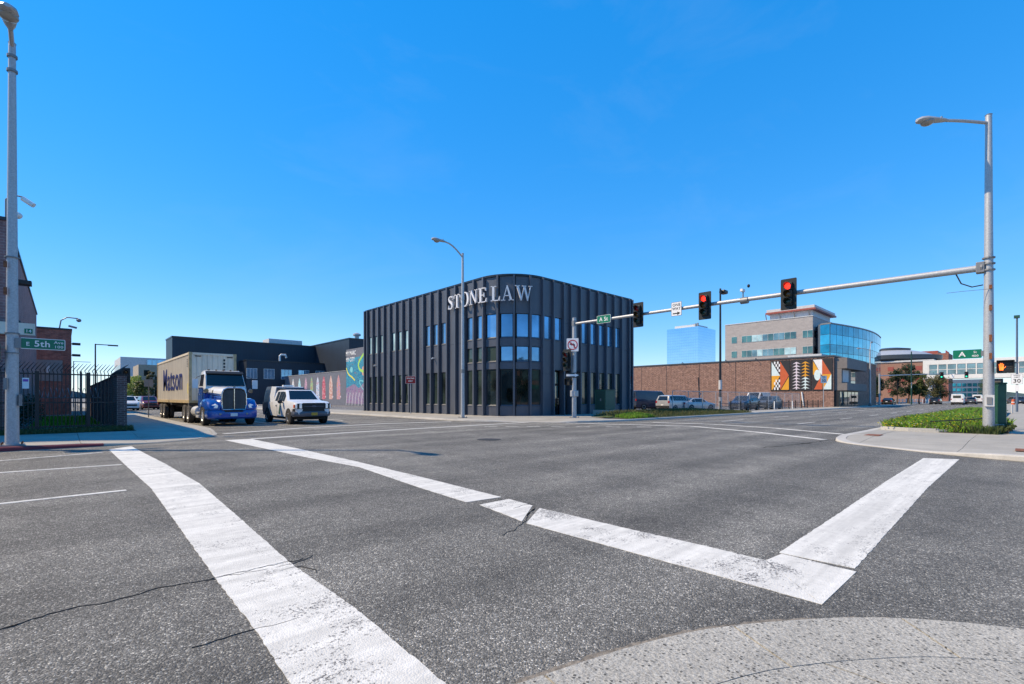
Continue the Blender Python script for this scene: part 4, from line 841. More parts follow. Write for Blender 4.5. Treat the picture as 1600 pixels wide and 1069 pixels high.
ct = thing('shipping_container','beige shipping container lettered in blue on the truck trailer','container',(TX,33.0,1.16))
CL, CW, CHH = 12.75, 1.22, 2.95
def corr(n, a0, a1, d, pitch=.28):                               # corrugated profile points (along, depth)
    P = []; a = a0
    while a < a1-1e-6:
        for q, dd in ((0,0),(.30,0),(.5,d),(.80,d)): P.append((min(a+q*pitch,a1),dd))
        a += pitch
    return P+[(a1,0)]
for sd in (-1,1):
    P = corr(0,.16,CL-.16,.04); mb = MB()
    mb.add([(sd*(CW-.03-d),a,z) for z in (.16,CHH-.12) for a,d in P],[(i,i+1,len(P)+i+1,len(P)+i) for i in range(len(P)-1)]); mb.build('side_panel','container',ct)
    MB().box(sd*(CW-.10),sd*CW,.15,CL-.15,0,.17).build('bottom_rail','container_edge',ct); MB().box(sd*(CW-.09),sd*CW,.15,CL-.15,CHH-.13,CHH-.01).build('top_rail','container',ct)
    for y in (.0,CL-.16): MB().box(sd*(CW-.14),sd*CW,y,y+.16,.12,CHH-.12).build('corner_post','container_edge',ct)
    for y in (-.005,CL-.175):
        for z in (0,CHH-.12): MB().box(sd*(CW-.17),sd*(CW+.006),y,y+.18,z,z+.125).build('corner_casting','container_edge',ct)
P = corr(0,-CW+.14,CW-.14,.05,.27); MB().add([(a,.02+d,z) for z in (.14,CHH-.12) for a,d in P],[(i,i+1,len(P)+i+1,len(P)+i) for i in range(len(P)-1)]).build('front_panel','container',ct)
MB().box(-CW+.17,CW-.17,0,.09,.0,.15).build('front_sill','container_edge',ct); MB().box(-CW+.17,CW-.17,0,.09,CHH-.125,CHH-.005).build('front_header','container',ct)
MB().box(-CW+.05,CW-.05,.1,CL-.1,CHH-.06,CHH-.03).build('roof','container',ct); MB().box(-CW+.08,CW-.08,.12,CL-.02,.05,.14).build('floor','frame_grey',ct); MB().box(-CW+.08,CW-.08,CL-.1,CL-.02,.14,CHH-.1).build('doors','container',ct)
text(ct,'Matson',2.15,(-CW+.012,6.0,1.46),(0,-1,0),(0,0,1),'brand_blue',.004,1.16,.012)
for x in (-.92,.72): MB().box(x,x+.30,.012,.018,CHH-.24,CHH-.18).build('stencil','black_plastic',ct)
for i in range(6): MB().box(.52,.62,.005,.012,CHH-.45-.2*i,CHH-.33-.2*i).build('stencil','black_plastic',ct)
for i in range(4): MB().box(-CW-.008,-CW-.002,.45,.56,2.5-.13*i,2.58-.13*i).build('stencil','black_plastic',ct)
MB().box(-CW-.008,-CW-.002,.30,.42,.55,1.15).build('reflector','m_yellow',ct)

# --- white and slate pickup with topper
pk = thing('pickup_truck','white and slate-grey pickup truck with topper stopped beside the tractor','pickup truck',(10.1,26.75,0))
PS = [(0.03,.55,.98,1.13,.78,.84,.76),(.14,.50,1.10,1.21,.86,.92,.85),(.5,.42,1.15,1.26,.95,1.0,.91),(1.45,.40,1.18,1.33,.96,1.0,.90),(2.15,.40,1.20,1.90,.96,1.0,.72),(2.5,.40,1.20,1.94,.96,1.0,.72),(3.45,.40,1.20,1.94,.96,1.0,.72),(3.70,.40,1.20,1.86,.96,1.0,.74)]
pb = MB().loft([ring(q) for q in PS]).build('cab','truck_white',pk,True)
patch(PS,3,4,5,.08,.95,.03,.97).build('windscreen','glass_car',pb)
for (e0,e1) in ((2,3),(7,6)):
    for (q,a0,a1) in ((3,.52,.98),(4,.06,.95),(5,.02,.42),(5,.50,.95)): patch(PS,q,e0,e1,a0,a1,.12,.90).build('side_window','glass_car',pb)
bed = MB().loft([[(-.96,y,.42),(-1.0,y,.75),(-.995,y,1.22),(.995,y,1.22),(1.0,y,.75),(.96,y,.42)] for y in (3.72,3.9,4.6)]).build('bed','truck_white',pk,True)
MB().loft([[(-.965,y,.42),(-1.01,y,.75),(-1.0,y,1.22),(1.0,y,1.22),(1.01,y,.75),(.965,y,.42)] for y in (4.6,5.6,5.72)]).build('bed_rear','slate_paint',pk,True)
tp = MB().loft([[(-.94,y,1.225),(-.90,y,1.6),(-.80,y,z),(.80,y,z),(.90,y,1.6),(.94,y,1.225)] for y,z in ((3.74,2.08),(3.9,2.13),(4.6,2.15))]).build('topper','truck_white',pk,True)
MB().loft([[(-.945,y,1.225),(-.905,y,1.6),(-.80,y,z),(.80,y,z),(.905,y,1.6),(.945,y,1.225)] for y,z in ((4.6,2.155),(5.5,2.14),(5.68,2.0))]).build('topper_rear','slate_paint',pk,True)
MB().box(-.80,.80,3.62,3.735,1.26,2.10).build('topper_front','slate_paint',pk,bevel=.02); MB().box(-.72,.72,2.45,3.6,1.96,2.0).build('roof_rack','slate_paint',pk,bevel=.02); MB().box(-.3,.3,4.1,4.3,2.155,2.24).build('roof_vent','white_matte',pk,bevel=.01)
for sd in (-1,1):
    MB().plate([(0,0),(.22,0),(.10,.28),(-.02,.56),(-.20,.58),(-.10,.3)],(sd*1.0,2.5,.55),(0,1,0),(0,0,1),(sd,0,0),.001,.008).build('door_stripe','green_cabinet',pk); MB().box(sd*1.001,sd*1.02,3.05,3.2,.98,1.03).build('door_handle','black_plastic',pk); MB().box(sd*1.0,sd*1.004,2.98,2.995,.48,1.10).build('door_gap','under',pk); MB().box(sd*1.0,sd*1.004,1.9,1.915,.48,1.10).build('door_gap','under',pk)
    MB().ball((sd*1.16,1.95,1.25),.13,.09,.12,10,7).build('mirror','black_plastic',pk,True); MB().cyl((sd*.97,2.0,1.18),(sd*1.1,1.96,1.2),.03).build('mirror_arm','black_plastic',pk)
    MB().loft([[(sd*.64,-.03,.88),(sd*.95,.04,.89),(sd*.96,.05,1.12),(sd*.65,-.03,1.14)],[(sd*.64,.12,.88),(sd*1.005,.30,.90),(sd*1.005,.30,1.12),(sd*.65,.12,1.14)]]).build('headlight','headlight',pk,True,.012); MB().box(sd*.93,sd*1.012,.10,.26,.92,1.09).build('turn_signal','m_rust',pk)
    for y in (1.05,4.75):
        MB().cyl((sd*.93,y,.43),(sd*1.012,y,.43),.47,.46,24).build('wheel_arch','under',pk,True); wheel(pk, sd*.90, y, .39, .26, sd, 'alloy')
    MB().box(sd*.86,sd*1.0,5.72,5.76,.72,1.08).build('taillight','taillight',pk)
MB().box(-.88,.88,.0,.06,.86,1.15).build('front_panel','black_plastic',pk)
gl = MB().plate([(-.58,.0),(.58,.0),(.61,.12),(.60,.36),(-.60,.36),(-.61,.12)],(0,.03,.82),(1,0,0),(0,0,1),(0,-1,0),0,.05).build('grille','black_plastic',pk)
MB().box(-.55,.55,-.03,-.02,.98,1.01).build('grille_bar','slate_paint',gl); MB().plate([(.13*math.cos(a*math.pi/10),.05*math.sin(a*math.pi/10)) for a in range(20)],(0,-.03,.995),(1,0,0),(0,0,1),(0,-1,0),0,.015).build('badge','slate_paint',gl)
MB().loft([bumper_ring(.44,.97,.55,.58),bumper_ring(.50,1.02,.55,.62),bumper_ring(.66,1.03,.55,.62),bumper_ring(.71,1.01,.55,.58)]).build('bumper','bumper_grey',pk,True)
MB().loft([bumper_ring(.715,1.005,.55,.575),bumper_ring(.86,1.0,.55,.565)]).build('bumper_top','black_plastic',pk,True)
MB().box(-.16,.16,-.098,-.072,.50,.66).build('license_plate','orange_plate',pk); MB().box(-.8,.8,.35,5.6,.26,.46).build('underbody','under',pk); MB().box(-.9,.9,5.75,5.85,.5,.68).build('rear_bumper','black_plastic',pk,bevel=.02)
for y in (1.05,4.75): MB().cyl((-.85,y,.39),(.85,y,.39),.05).build('axle','under',pk)

# ------------------------------------------------------------------ plants
def leaves(mb, n, pts, size, rnd):
    for _ in range(n):
        c_, r_ = rnd.choice(pts); d = Vector((rnd.gauss(0,1),rnd.gauss(0,1),rnd.gauss(0,1))).normalized()*(r_*rnd.random()**.4); p = Vector(c_)+d
        a = Vector((rnd.gauss(0,1),rnd.gauss(0,1),rnd.gauss(0,1))).normalized(); b = a.orthogonal().normalized(); s_ = size*rnd.uniform(.6,1.3)
        mb.add([p-a*s_*.6, p+b*s_*.45, p+a*s_*.6, p-b*s_*.45],[(0,1,2,3)])
def tree(name, label, loc, h, cr, m, seed, n=2600, trunk=.3, size=None, group=None, conic=False, cat='tree'):
    rnd = random.Random(seed); t = thing(name, label, cat, loc, 0, group); th = h*trunk; mb = MB()
    mb.tube([(0,0,0),(.05,.03,th*.6),(.02,-.04,th*1.2),(0,0,h*.75)],[h*.022,h*.017,h*.013,h*.004],8)
    pts = []; k = 26
    for i in range(k):
        f = rnd.random() if not conic else (i+.5)/k
        z = th+(h-th)*(.10+.86*f); w = cr*(math.sin(math.pi*min(.12+.82*f,1))**.6 if not conic else (1-f*.9)); a = rnd.uniform(0,6.283); rr = w*rnd.uniform(.25,.8)
        c_ = (rr*math.cos(a), rr*math.sin(a), z); pts.append((c_, cr*rnd.uniform(.18,.36)))
        if i % 2 == 0: mb.tube([(0,0,th+(z-th)*.45),(c_[0]*.5,c_[1]*.5,th+(z-th)*.8),c_],[h*.008,h*.005,h*.002],5)
    mb.build('trunk','bark',t,True)
    lb = MB(); leaves(lb, n, pts, size or h*.035, rnd)
    me = bpy.data.meshes.new('crown'); me.from_pydata([tuple(v) for v in lb.v],[],lb.f); me.materials.append(M[m]); o = link(bpy.data.objects.new('crown',me)); o.parent = t
    return t
def bush(name, label, loc, sx, sy, h, m, seed, n=900, size=.07, group=None, cat='bush'):
    rnd = random.Random(seed); t = thing(name, label, cat, loc, 0, group)
    pts = [((rnd.uniform(-sx,sx)*.8, rnd.uniform(-sy,sy)*.8, h*rnd.uniform(.3,.8)), h*.3) for _ in range(max(6,int(sx*sy*10)))]
    st = MB()
    for q, _ in pts[:10]: st.tube([(q[0]*.4,q[1]*.4,0),q],[.015,.006],5)
    st.build('stem','bark',t); lb = MB(); leaves(lb, n, pts, size, rnd)
    me = bpy.data.meshes.new('foliage'); me.from_pydata([tuple(v) for v in lb.v],[],lb.f); me.materials.append(M[m]); o = link(bpy.data.objects.new('foliage',me)); o.parent = t
    return t
def blades(name, poly, z, n, hmin, hmax, m, seed, label=None, w=.012, parent=None, lean=.5, keep=None):
    rnd = random.Random(seed); xs = [p[0] for p in poly]; ys = [p[1] for p in poly]; V = []; Fc = []
    def inside(x, y):
        r_ = False
        for i in range(len(poly)):
            (x1,y1),(x2,y2) = poly[i-1], poly[i]
            if (y1 > y) != (y2 > y) and x < (x2-x1)*(y-y1)/(y2-y1)+x1: r_ = not r_
        return r_
    c_ = 0
    while c_ < n:
        x, y = rnd.uniform(min(xs),max(xs)), rnd.uniform(min(ys),max(ys))
        if not inside(x,y) or (keep and not keep(x,y,rnd)): continue
        h = rnd.uniform(hmin,hmax); a = rnd.uniform(0,6.283); dx_, dy_ = math.cos(a)*w, math.sin(a)*w; lx_, ly_ = rnd.gauss(0,h*lean*.5), rnd.gauss(0,h*lean*.5); z0 = z(x,y); i = len(V)
        V += [(x-dx_,y-dy_,z0-.02),(x+dx_,y+dy_,z0-.02),(x+lx_*.4+dx_*.7,y+ly_*.4+dy_*.7,z0+h*.6),(x+lx_,y+ly_,z0+h)]; Fc += [(i,i+1,i+2),(i,i+2,i+3)]; c_ += 1
    me = bpy.data.meshes.new(name); me.from_pydata(V,[],Fc); me.materials.append(M[m]); o = link(bpy.data.objects.new(name,me))
    if parent: o.parent = parent
    return tag(o, label, 'grass' if label else None, None, 'stuff')

# ------------------------------------------------------------------ left corner: brick facility, fence, wall
jb = thing('brick_building','tall brown brick building with flat roof at the left edge','building',(-1.5,25.8,0))
MB().box(-26,0,0,27.5,0,8.02).build('wall','brick_jail',jb); MB().box(-26.1,.06,-.06,27.6,8.02,8.14).build('roof_coping','panel_cap',jb)
for y, z in ((.9,5.9),(27.3,5.6)):
    q = MB().box(.0,.16,y-.05,y+.05,z,z+.08).build('light_bracket','black_metal',jb); MB().box(.10,.62,y-.22,y+.22,z-.05,z+.12).build('wall_light','black_metal',q,bevel=.02)
for y, z in ((3.0,4.6),(7.5,5.0)): MB().ball((.12,y,z),.12,.12,.12,8,6).build('wall_camera','black_plastic',jb,True)
for (bx,by,bz) in ((-.05,.3,8.14),): 
    q = MB().tube([(bx,by,bz),(bx,by,bz+.75),(bx+.18,by-.1,bz+.95),(bx+.5,by-.2,bz+.9)],.03,8).build('camera_mast','galv_dark',jb,True); MB().cyl((bx+.45,by-.2,bz+.85),(bx+.75,by-.35,bz+.62),.09,.09).build('camera','white_matte',q); MB().ball((bx+.30,by-.3,bz+.15),.16,.16,.13).build('dome_camera','white_matte',q,True)
for i in range(6): MB().box(-3.2-i*2.2,-2.2-i*2.2,-.03,.0,1.2+.0,6.5).build('window_strip','glass_lower',jb)
t = thing('gate_beam','cream gate header beam with green number plate beyond the fence','beam',(-.76,25.62,3.80))
MB().box(-8,0,-.14,.12,0,.44).build('beam','cream',t); p_ = MB().box(-.28,-.06,-.152,-.142,.06,.24).build('number_plate','sign_green',t); text(p_,'14',.16,(-.17,-.156,.15),(1,0,0),(0,0,1),'sign_white',.01,1.0)
MB().box(-8.0,-7.8,-.12,.1,-3.6,0).build('post','cream',t)
b2 = thing('brick_annex','lower red brick annex with service window beyond the fence','building',(-14,57,0))
MB().box(0,14.57,0,16,0,7.35).build('wall','brick_red',b2); MB().box(-.05,14.62,-.05,16.05,7.35,7.5).build('roof_coping','panel_cap',b2)
w_ = MB().box(12.2,14.0,-.05,0,2.9,4.7).build('panel_door','galv_dark',b2); MB().box(13.0,13.2,-.25,-.05,3.6,4.2).build('wall_light','grey_light',w_)
MB().box(11.2,12.1,-.04,0,2.7,4.8).build('door','tan_wall',b2)
for x, z in ((14.57,6.2),(14.57,5.2)): q = MB().box(x,x+.14,.6,.75,z,z+.08).build('light_bracket','black_metal',b2); MB().box(x+.05,x+.6,.45,.9,z-.05,z+.14).build('wall_light','black_metal',q)
q = MB().tube([(13.8,.3,7.5),(13.9,.3,8.2),(14.3,.2,8.5),(15.0,.1,8.45)],.05,8).build('camera_mast','galv_dark',b2,True); MB().ball((15.05,.1,8.3),.18,.18,.16).build('camera','galv_dark',q); MB().cyl((14.4,.1,7.75),(14.9,-.1,7.6),.09).build('camera','galv_dark',q)
# lawn strip and mound behind the pavement
zm_ = lambda x, y: .12+.10*min(max((y-24.6)/.8,0),1)+.05*max(min((x+1)/3,1),0)
mnd = MB(); gx = [-30+i*.5 for i in range(65)]; gy = [24.6+j*.4 for j in range(9)]
mnd.add([(x,y,zm_(x,y)) for y in gy for x in gx], [(j*65+i,j*65+i+1,(j+1)*65+i+1,(j+1)*65+i) for j in range(8) for i in range(64)])
tag(mnd.build('verge','turf'), kind='structure')
blades('grass', [(-6,24.62),(2.1,24.62),(2.1,25.35),(-6,25.35)], zm_, 7000, .05, .13, 'grass_dry', 3, 'short dull grass along the foot of the black fence')
fn = thing('security_fence','tall black steel picket fence with outward curved tips','fence',(-6,25.4,0))
pk_me = MB().tube([(0,0,.22),(0,0,2.42),(-.03,-.02,2.52),(.05,-.06,2.64),(.16,-.10,2.80)],[.016,.016,.016,.014,.006],6).mesh('picket','black_metal')
for i in range(66): share('picket', pk_me, (.115*i,0,0), fn)
for z in (.34,1.25,2.34): MB().box(-1,7.55,-.02,.02,z,z+.05).build('rail','black_metal',fn)
for x in (0.2,2.75,5.3,6.75): MB().box(x-.06,x+.06,-.03,.09,.1,2.46).build('post','black_metal',fn)
bw = thing('brick_yard_wall','low dark brick wall with spiked top running along the avenue pavement','wall',(1.62,25.3,0))
MB().box(0,.32,0,30,0,2.36).build('wall','brick_pier',bw); MB().box(-.03,.35,-.03,30,2.36,2.42).build('coping','black_metal',bw)
sp_me = MB().tube([(0,0,2.42),(0,0,2.60),(.06,-.03,2.68),(.22,-.08,2.84)],[.018,.018,.016,.006],6).mesh('spike','black_metal')
for i in range(28): share('spike', sp_me, (.16,.1+i*.25,0), bw)
bush('hedge','dark clipped hedge behind the black picket fence',(-2.6,27.4,.1),2.2,.6,1.5,'leaf_dark',5,5200,.06)
t = thing('notice_plate','small white notice fixed to the black fence beside the lamp post','sign',(-1.0,25.36,2.0)); MB().box(-.09,.09,-.01,.0,-.2,.2).build('plate','sign_white',t); MB().box(-.07,.07,-.014,-.011,.06,.15).build('printed_block','m_purple',t)
rz_ = thing('razor_wire','coil of bright razor wire on a low yard fence beyond the pickets','razor wire',(-1.0,36,0))
cw = MB().tube([(.02*i+0, .25*math.cos(i*.55), 1.75+.25*math.sin(i*.55)) for i in range(150)],.012,4); cw.build('coil','galv',rz_)
MB().box(0,3,-.02,.02,1.45,1.5).build('rail','galv_dark',rz_)
for x in (0,1.5,2.95): MB().box(x,x+.05,-.03,.03,0,1.6).build('post','galv_dark',rz_)
blades('lawn', [(-1.2,29),(1.5,29),(1.5,50),(-1.2,50)], lambda x,y: .02, 6000, .06, .16, 'grass', 9, 'bright lawn glimpsed through the black picket fence', .02)

# ------------------------------------------------------------------ far down the avenue (left)
def box_building(name, label, loc, parts, cat='building'):
    t = thing(name, label, cat, loc)
    return t
# dark theatre-like block facing the camera
th = thing('theatre_building','long dark blue-black clad building with a row of upper windows behind the container','building',(17.3,120,0))
MB().box(0,30.5,6,14.5,0,14.6).build('upper_wall','clad_dark',th); MB().box(-.1,30.5,5.9,14.6,14.6,14.9).build('roof_coping','panel_cap',th)
MB().box(13.0,30.5,0,5.95,0,9.9).build('front_wall','clad_slate',th); MB().box(12.9,30.5,-.1,5.9,9.9,10.15).build('front_coping','panel_cap',th)
MB().box(30.6,58,-14.2,14,0,15.0).build('stage_tower','clad_slate',th); MB().box(30.5,58.1,-14.3,14.1,15.0,15.25).build('stage_coping','panel_cap',th)
for i in range(5):
    x = ony(390+27*i-5,120)-17.3; x2 = ony(390+27*i+12,120)-17.3
    w_ = MB().box(x,x2,-.04,-.005,5.85,8.2).build('window','grey_light',th)
    for q in range(3): MB().box(x+.12+q*(x2-x-.1)/3,x+(q+1)*(x2-x-.1)/3,-.06,-.042,5.95,8.1).build('pane','glass_upper',w_)
MB().box(20,28,8,13,14.95,16.2).build('plant_room','grey_light',th)
q = MB().tube([(21,3,10.15),(21,3,11.6),(21.3,3,11.9),(22.3,3,11.9),(22.5,3,11.2)],.25,8).build('flue','white_matte',th,True)
MB().lathe([(.5,0),(.5,.8),(.9,.9),(.9,1.3),(.3,1.6)],(33.5,-12,15.25),(0,0,1),12).build('roof_vent','galv',th,True)
# mural wall
mw = thing('mural_wall','grey street-art wall with eight arched paintings and a colourful tall mural','wall',(38.5,78,0))
MB().box(0,.5,8.3,42,0,6.5).build('wall','mural_wall',mw); MB().box(0,8,-1,8.25,0,10.4).build('tall_wall','mural_wall',mw); MB().box(-.06,.56,8.3,42,6.5,6.6).build('coping','grey_wall',mw)
fr = ((0,-1,0),(0,0,1),(-1,0,0))
for i, px in enumerate((458,468,478,487,496.5,506,517,529)):
    y = onx(px,38.5)-78; w2 = 1.6; ht = 4.7; zz = 1.2
    MB().plate([(-w2/2,0),(w2/2,0),(w2/2,ht*.62),(w2*.33,ht*.82),(w2*.12,ht*.95),(0,ht),(-w2*.12,ht*.95),(-w2*.33,ht*.82),(-w2/2,ht*.62)],(0,y,zz),*fr,.003,.012).build('painted_arch','arch_%d' % i,mw)
    MB().plate(rrect(.3,.3,.02),(0,y-.95,zz+.5),*fr,.003,.010).build('painted_label','m_lilac',mw)
MB().plate([(-8.2,3.0),(.8,3.0),(.8,9.0),(-8.2,8.6)],(0,0,0),(0,-1,0),(0,0,1),(-1,0,0),.003,.010).build('painted_scene','mural_blue',mw)
MB().plate([(-8.2,.5),(.8,.3),(.8,3.6),(-1,4.2),(-3,3.2),(-5,4.0),(-8.2,3.3)],(0,0,0),(0,-1,0),(0,0,1),(-1,0,0),.011,.016).build('painted_crowd','mural_crowd',mw)
MB().ribbon(smooth([(.7,10.2),(-1.5,9.0),(-3.4,7.6),(-2.8,6.4),(-.6,6.0)],3),.45,(0,0,0),(0,-1,0),(0,0,1),(-1,0,0),.017,.022).build('painted_ribbon','m_lime',mw)
MB().ribbon(smooth([(-8.2,7.0),(-7.4,5.8),(-5.6,5.2),(-4.6,4.6)],3),.28,(0,0,0),(0,-1,0),(0,0,1),(-1,0,0),.017,.022).build('painted_ribbon','m_yellow',mw)
MB().ribbon(smooth([(-1.2,4.4),(-3.2,4.6),(-2.0,3.4),(-1.0,2.8)],3),.2,(0,0,0),(0,-1,0),(0,0,1),(-1,0,0),.017,.022).build('painted_ribbon','m_aqua',mw)
MB().plate(circ(-6,6.6,.55,14),(0,0,0),(0,-1,0),(0,0,1),(-1,0,0),.017,.021).build('painted_face','m_aqua',mw); MB().plate(circ(-1.0,6.2,.9,14),(0,0,0),(0,-1,0),(0,0,1),(-1,0,0),.012,.0165).build('painted_face','m_peach',mw)
for i in range(7):
    x = -7.8+i*1.25; MB().ribbon([(x,2.4),(x-.35,1.2),(x-.5,.1)],.10,(0,0,0),(0,-1,0),(0,0,1),(-1,0,0),.017,.022).build('painted_leg','m_white',mw)
text(mw,'MY MARC',1.05,(-.02,6.3,9.6),(0,-1,0),(0,0,1),'m_white',.02,.85,.008); text(mw,'MY CITY',1.05,(-.02,6.5,8.45),(0,-1,0),(0,0,1),'m_white',.02,.85,.008)
tag(MB().prism([(23.6,47.6),(38.4,47.6),(38.4,119),(23.6,119)],-.01,.02).build('parking_lot','asphalt_lot'), kind='structure')
# grey and concrete blocks at the avenue's end
x, y = D(232,165); t = thing('grey_office_block','pale grey office block with glazed top storey at the avenue end','building',(x,y,0))
MB().box(-7.5,10,0,25,0,15.2).build('wall','grey_light',t); MB().box(-.5,10.1,-.3,0,10.5,14.6).build('glazing','glass_upper',t)
for i in range(4): MB().box(-7.55,-7.5,2+i*5,5+i*5,9.8,12.6).build('window','glass_lower',t)
for i in range(8): MB().box(-.4+i*1.35,-.3+i*1.35,-.36,-.3,10.5,14.6).build('mullion','grey_light',t)
x, y = D(243,135); t = thing('concrete_block_building','tan concrete building with deep dark openings left of the container','building',(x,y,0))
MB().box(-3.8,8,0,14,0,10.7).build('wall','tan_wall',t)
MB().box(-.2,2.2,-.05,0,0,7.5).build('opening','glass_lower',t); MB().box(3.2,4.6,-.05,0,0,9).build('opening','glass_lower',t); MB().box(-2.6,-1.4,-.05,0,7.6,9.2).build('window','glass_lower',t)
for i,(px,d,h,cr,m,lb) in enumerate(((200,118,6.6,3.4,'leaf_spring','bright spring-green tree at the far end of the avenue, leftmost'),(213,122,7.2,2.6,'leaf_spring','yellow-green tree beside the tan concrete building'),(221,112,5.4,2.2,'leaf_mid','darker green shrub-like tree before the tan concrete building'),(236,131,9.0,1.4,'leaf_olive','narrow olive tree against the tan concrete building'))):
    x, y = D(px,d); tree('avenue_tree',lb,(x,y,0),h,cr,m,20+i,1500,.22,.32,'trees at the avenue end')
car('white_pickup','white pickup with lit lamps furthest left on the avenue','suv','car_white',(*D(203,55),0),.05,'cars queued on the avenue','car',True,True)
car('white_suv','white sport utility car second in the avenue queue','suv','car_white',(*D(220,66),0),.05,'cars queued on the avenue','car',True,True)
car('red_suv','dark red sport utility car just left of the container','suv','car_red',(*D(237,60),0),.05,'cars queued on the avenue','car',True,True)
x, y = D(149,60); t = thing('street_lamp','dark twin-arm lamp post beyond the black fence','street lamp',(x,y,0)); pole(t,8.2,.10,.07,'black_metal',False); MB().box(0,1.9,-.06,.06,8.1,8.2).build('arm','black_metal',t); MB().box(1.2,2.2,-.2,.2,8.05,8.2).build('lamp_head','black_metal',t)
x, y = D(115,75); t = thing('street_lamp','thin lamp post far beyond the brick annex','street lamp',(x,y,0)); pole(t,7.2,.09,.06,'galv_dark',False); MB().box(0,2.0,-.05,.05,7.1,7.18).build('arm','galv_dark',t)
x, y = D(208,50); t = thing('sign_post','thin sign post at the avenue kerb beyond the fence','post',(4.3,41,.13)); MB().cyl((0,0,0),(0,0,2.6),.03).build('post','galv_dark',t); MB().box(-.25,.25,-.01,.01,2.1,2.6).build('plate','galv_dark',t)
t = signal_head('traffic_light','distant traffic light over the avenue left of the container',(*D(196.5,46),ZZ(587,46)),0.0,True,'amber_dark','far avenue signal'); MB().box(-3.2,0,.2,.26,-.03,.03).build('arm','galv_dark',t); MB().cyl((-3.2,.23,-ZZ(587,46)),(-3.2,.23,.3),.08).build('pole','galv_dark',t)

# ------------------------------------------------------------------ far corner lawn, parking lot and brick shop
zlw = lambda x, y: .12+.30*min(max((y-17.15)/1.8,0),1)*min(max((x-25.6)/2,0),1)*min(max((47-x)/8,0),1)
lawn = [(26.6,17.2),(44.5,17.2),(46.5,18.0),(45,20.1),(38.7,20.1),(38.7,24),(34,20.1),(27.2,20.1),(26.2,18.4)]
lm = MB(); gx = [26+.6*i for i in range(36)]; gy = [17.2+.36*j for j in range(9)]
lm.add([(x,y,zlw(x,y)+.012) for y in gy for x in gx],[(j*36+i,j*36+i+1,(j+1)*36+i+1,(j+1)*36+i) for j in range(8) for i in range(35)])
tag(lm.build('lawn_mound','turf'), kind='structure')
blades('grass', [(26.4,17.25),(46.5,17.25),(46.5,20.0),(26.4,20.0)], zlw, 9000, .08, .26, 'grass_dry', 11, 'rough grass on the small mound beside the dark office', .02)
blades('grass', [(26.3,17.25),(29.5,17.25),(29,18.3),(26.3,18.3)], zlw, 1800, .10, .26, 'grass', 12, 'bright tuft of grass at the near tip of the mound', .02)
tag(MB().prism([(39,21.2),(84.6,21.2),(84.6,70),(39,70)],-.01,.03).build('shop_parking_lot','asphalt_lot'), kind='structure')
cf = thing('chain_fence','grey steel post-and-rail fence round the shop parking lot','fence',(39.5,21.4,0))
for i in range(13): MB().cyl((i*2.9,0,0),(i*2.9,0,2.1),.035).build('post','galv',cf)
MB().cyl((0,0,2.08),(34.8,0,2.08),.025).build('rail','galv',cf); MB().cyl((0,0,.25),(34.8,0,.25),.012).build('rail','galv',cf)
wires = MB()
for i in range(232): wires.cyl((i*.15,0,.2),(i*.15+(.9 if i < 226 else .0),0,2.05),.0035,.0035,3); wires.cyl((i*.15,0,2.05),(i*.15+(.9 if i < 226 else .0),0,.2),.0035,.0035,3)
tag(wires.build('wire_mesh','galv',cf), kind='stuff')
ORD = 'first second third fourth fifth sixth seventh eighth ninth tenth eleventh twelfth thirteenth fourteenth fifteenth'.split()
for i in range(15):
    bx_ = 47+i*2.5; t = thing('bollard_rail',ORD[i]+' black flared railing post along the lot edge, counted from the dark office','bollard',(bx_,20.45,.03),0,'black railing posts along the lot')
    MB().lathe([(.16,0),(.10,.12),(.055,.3),(.05,.95),(.09,1.0),(.06,1.12)],(0,0,0),(0,0,1),10).build('post','black_metal',t,True)
    if i < 14:
        for z in (.55,.85): MB().cyl((.05,0,z),(2.45,0,z),.022,.022,6).build('rail','black_metal',t)
        for q in range(7): MB().cyl((.35+q*.3,0,.25),(.35+q*.3,0,.95),.012,.012,5).build('bar','black_metal',t)
for i, px in enumerate((1210,1238)):
    x, y = D(px,56+4*i); t = thing('white_bollard',('slim white bollard by the kerb left of the other' if i == 0 else 'slim white bollard by the kerb nearer the speed limit sign'),'bollard',(x,y,.03)); MB().lathe([(.08,0),(.06,.05),(.055,1.0),(.03,1.05)],(0,0,0),(0,0,1),10).build('post','white_matte',t,True)
PG = 'cars parked before the brick shop wall'
car('parked_van','dark navy van parked nearest the dark office','van','car_navy',(*D(1043,60),.03),math.pi/2-.35,PG,'van')
car('parked_suv','white car parked just right of the navy van','suv','car_white',(*D(1049,66),.03),math.pi/2,PG)
car('parked_minivan','silver minivan parked left of the black lamp post','minivan','car_silver',(*D(1078,56),.03),math.pi/2-.15,PG)
car('parked_sedan','dark sedan parked behind the silver minivan','sedan','car_black',(*D(1098,64),.03),math.pi/2,PG)
car('parked_sedan','pale silver sedan parked at the foot of the black lamp post','sedan','car_silver',(*D(1112,56),.03),math.pi/2-.4,PG)
car('parked_suv','dark blue sport utility car parked right of the black lamp post','suv','car_navy',(*D(1150,54),.03),-math.pi/2,PG)
car('camper_van','grey van with white high top parked by the brick wall','van','car_white',(*D(1172,70),.03),-math.pi/2,PG,'van')
car('parked_suv','dark grey car parked furthest right by the brick wall','suv','car_grey',(*D(1190,60),.03),-math.pi/2,PG)
x, y = D(1094,74); t = thing('leaning_post','thin black post leaning before the brick shop wall','post',(x,y,.03)); MB().tube([(0,0,0),(-.12,.25,4.6)],[.09,.08],8).build('post','black_metal',t,True); MB().box(-.3,.3,-.03,.03,1.9,2.2).build('plate','steel_blue',t)
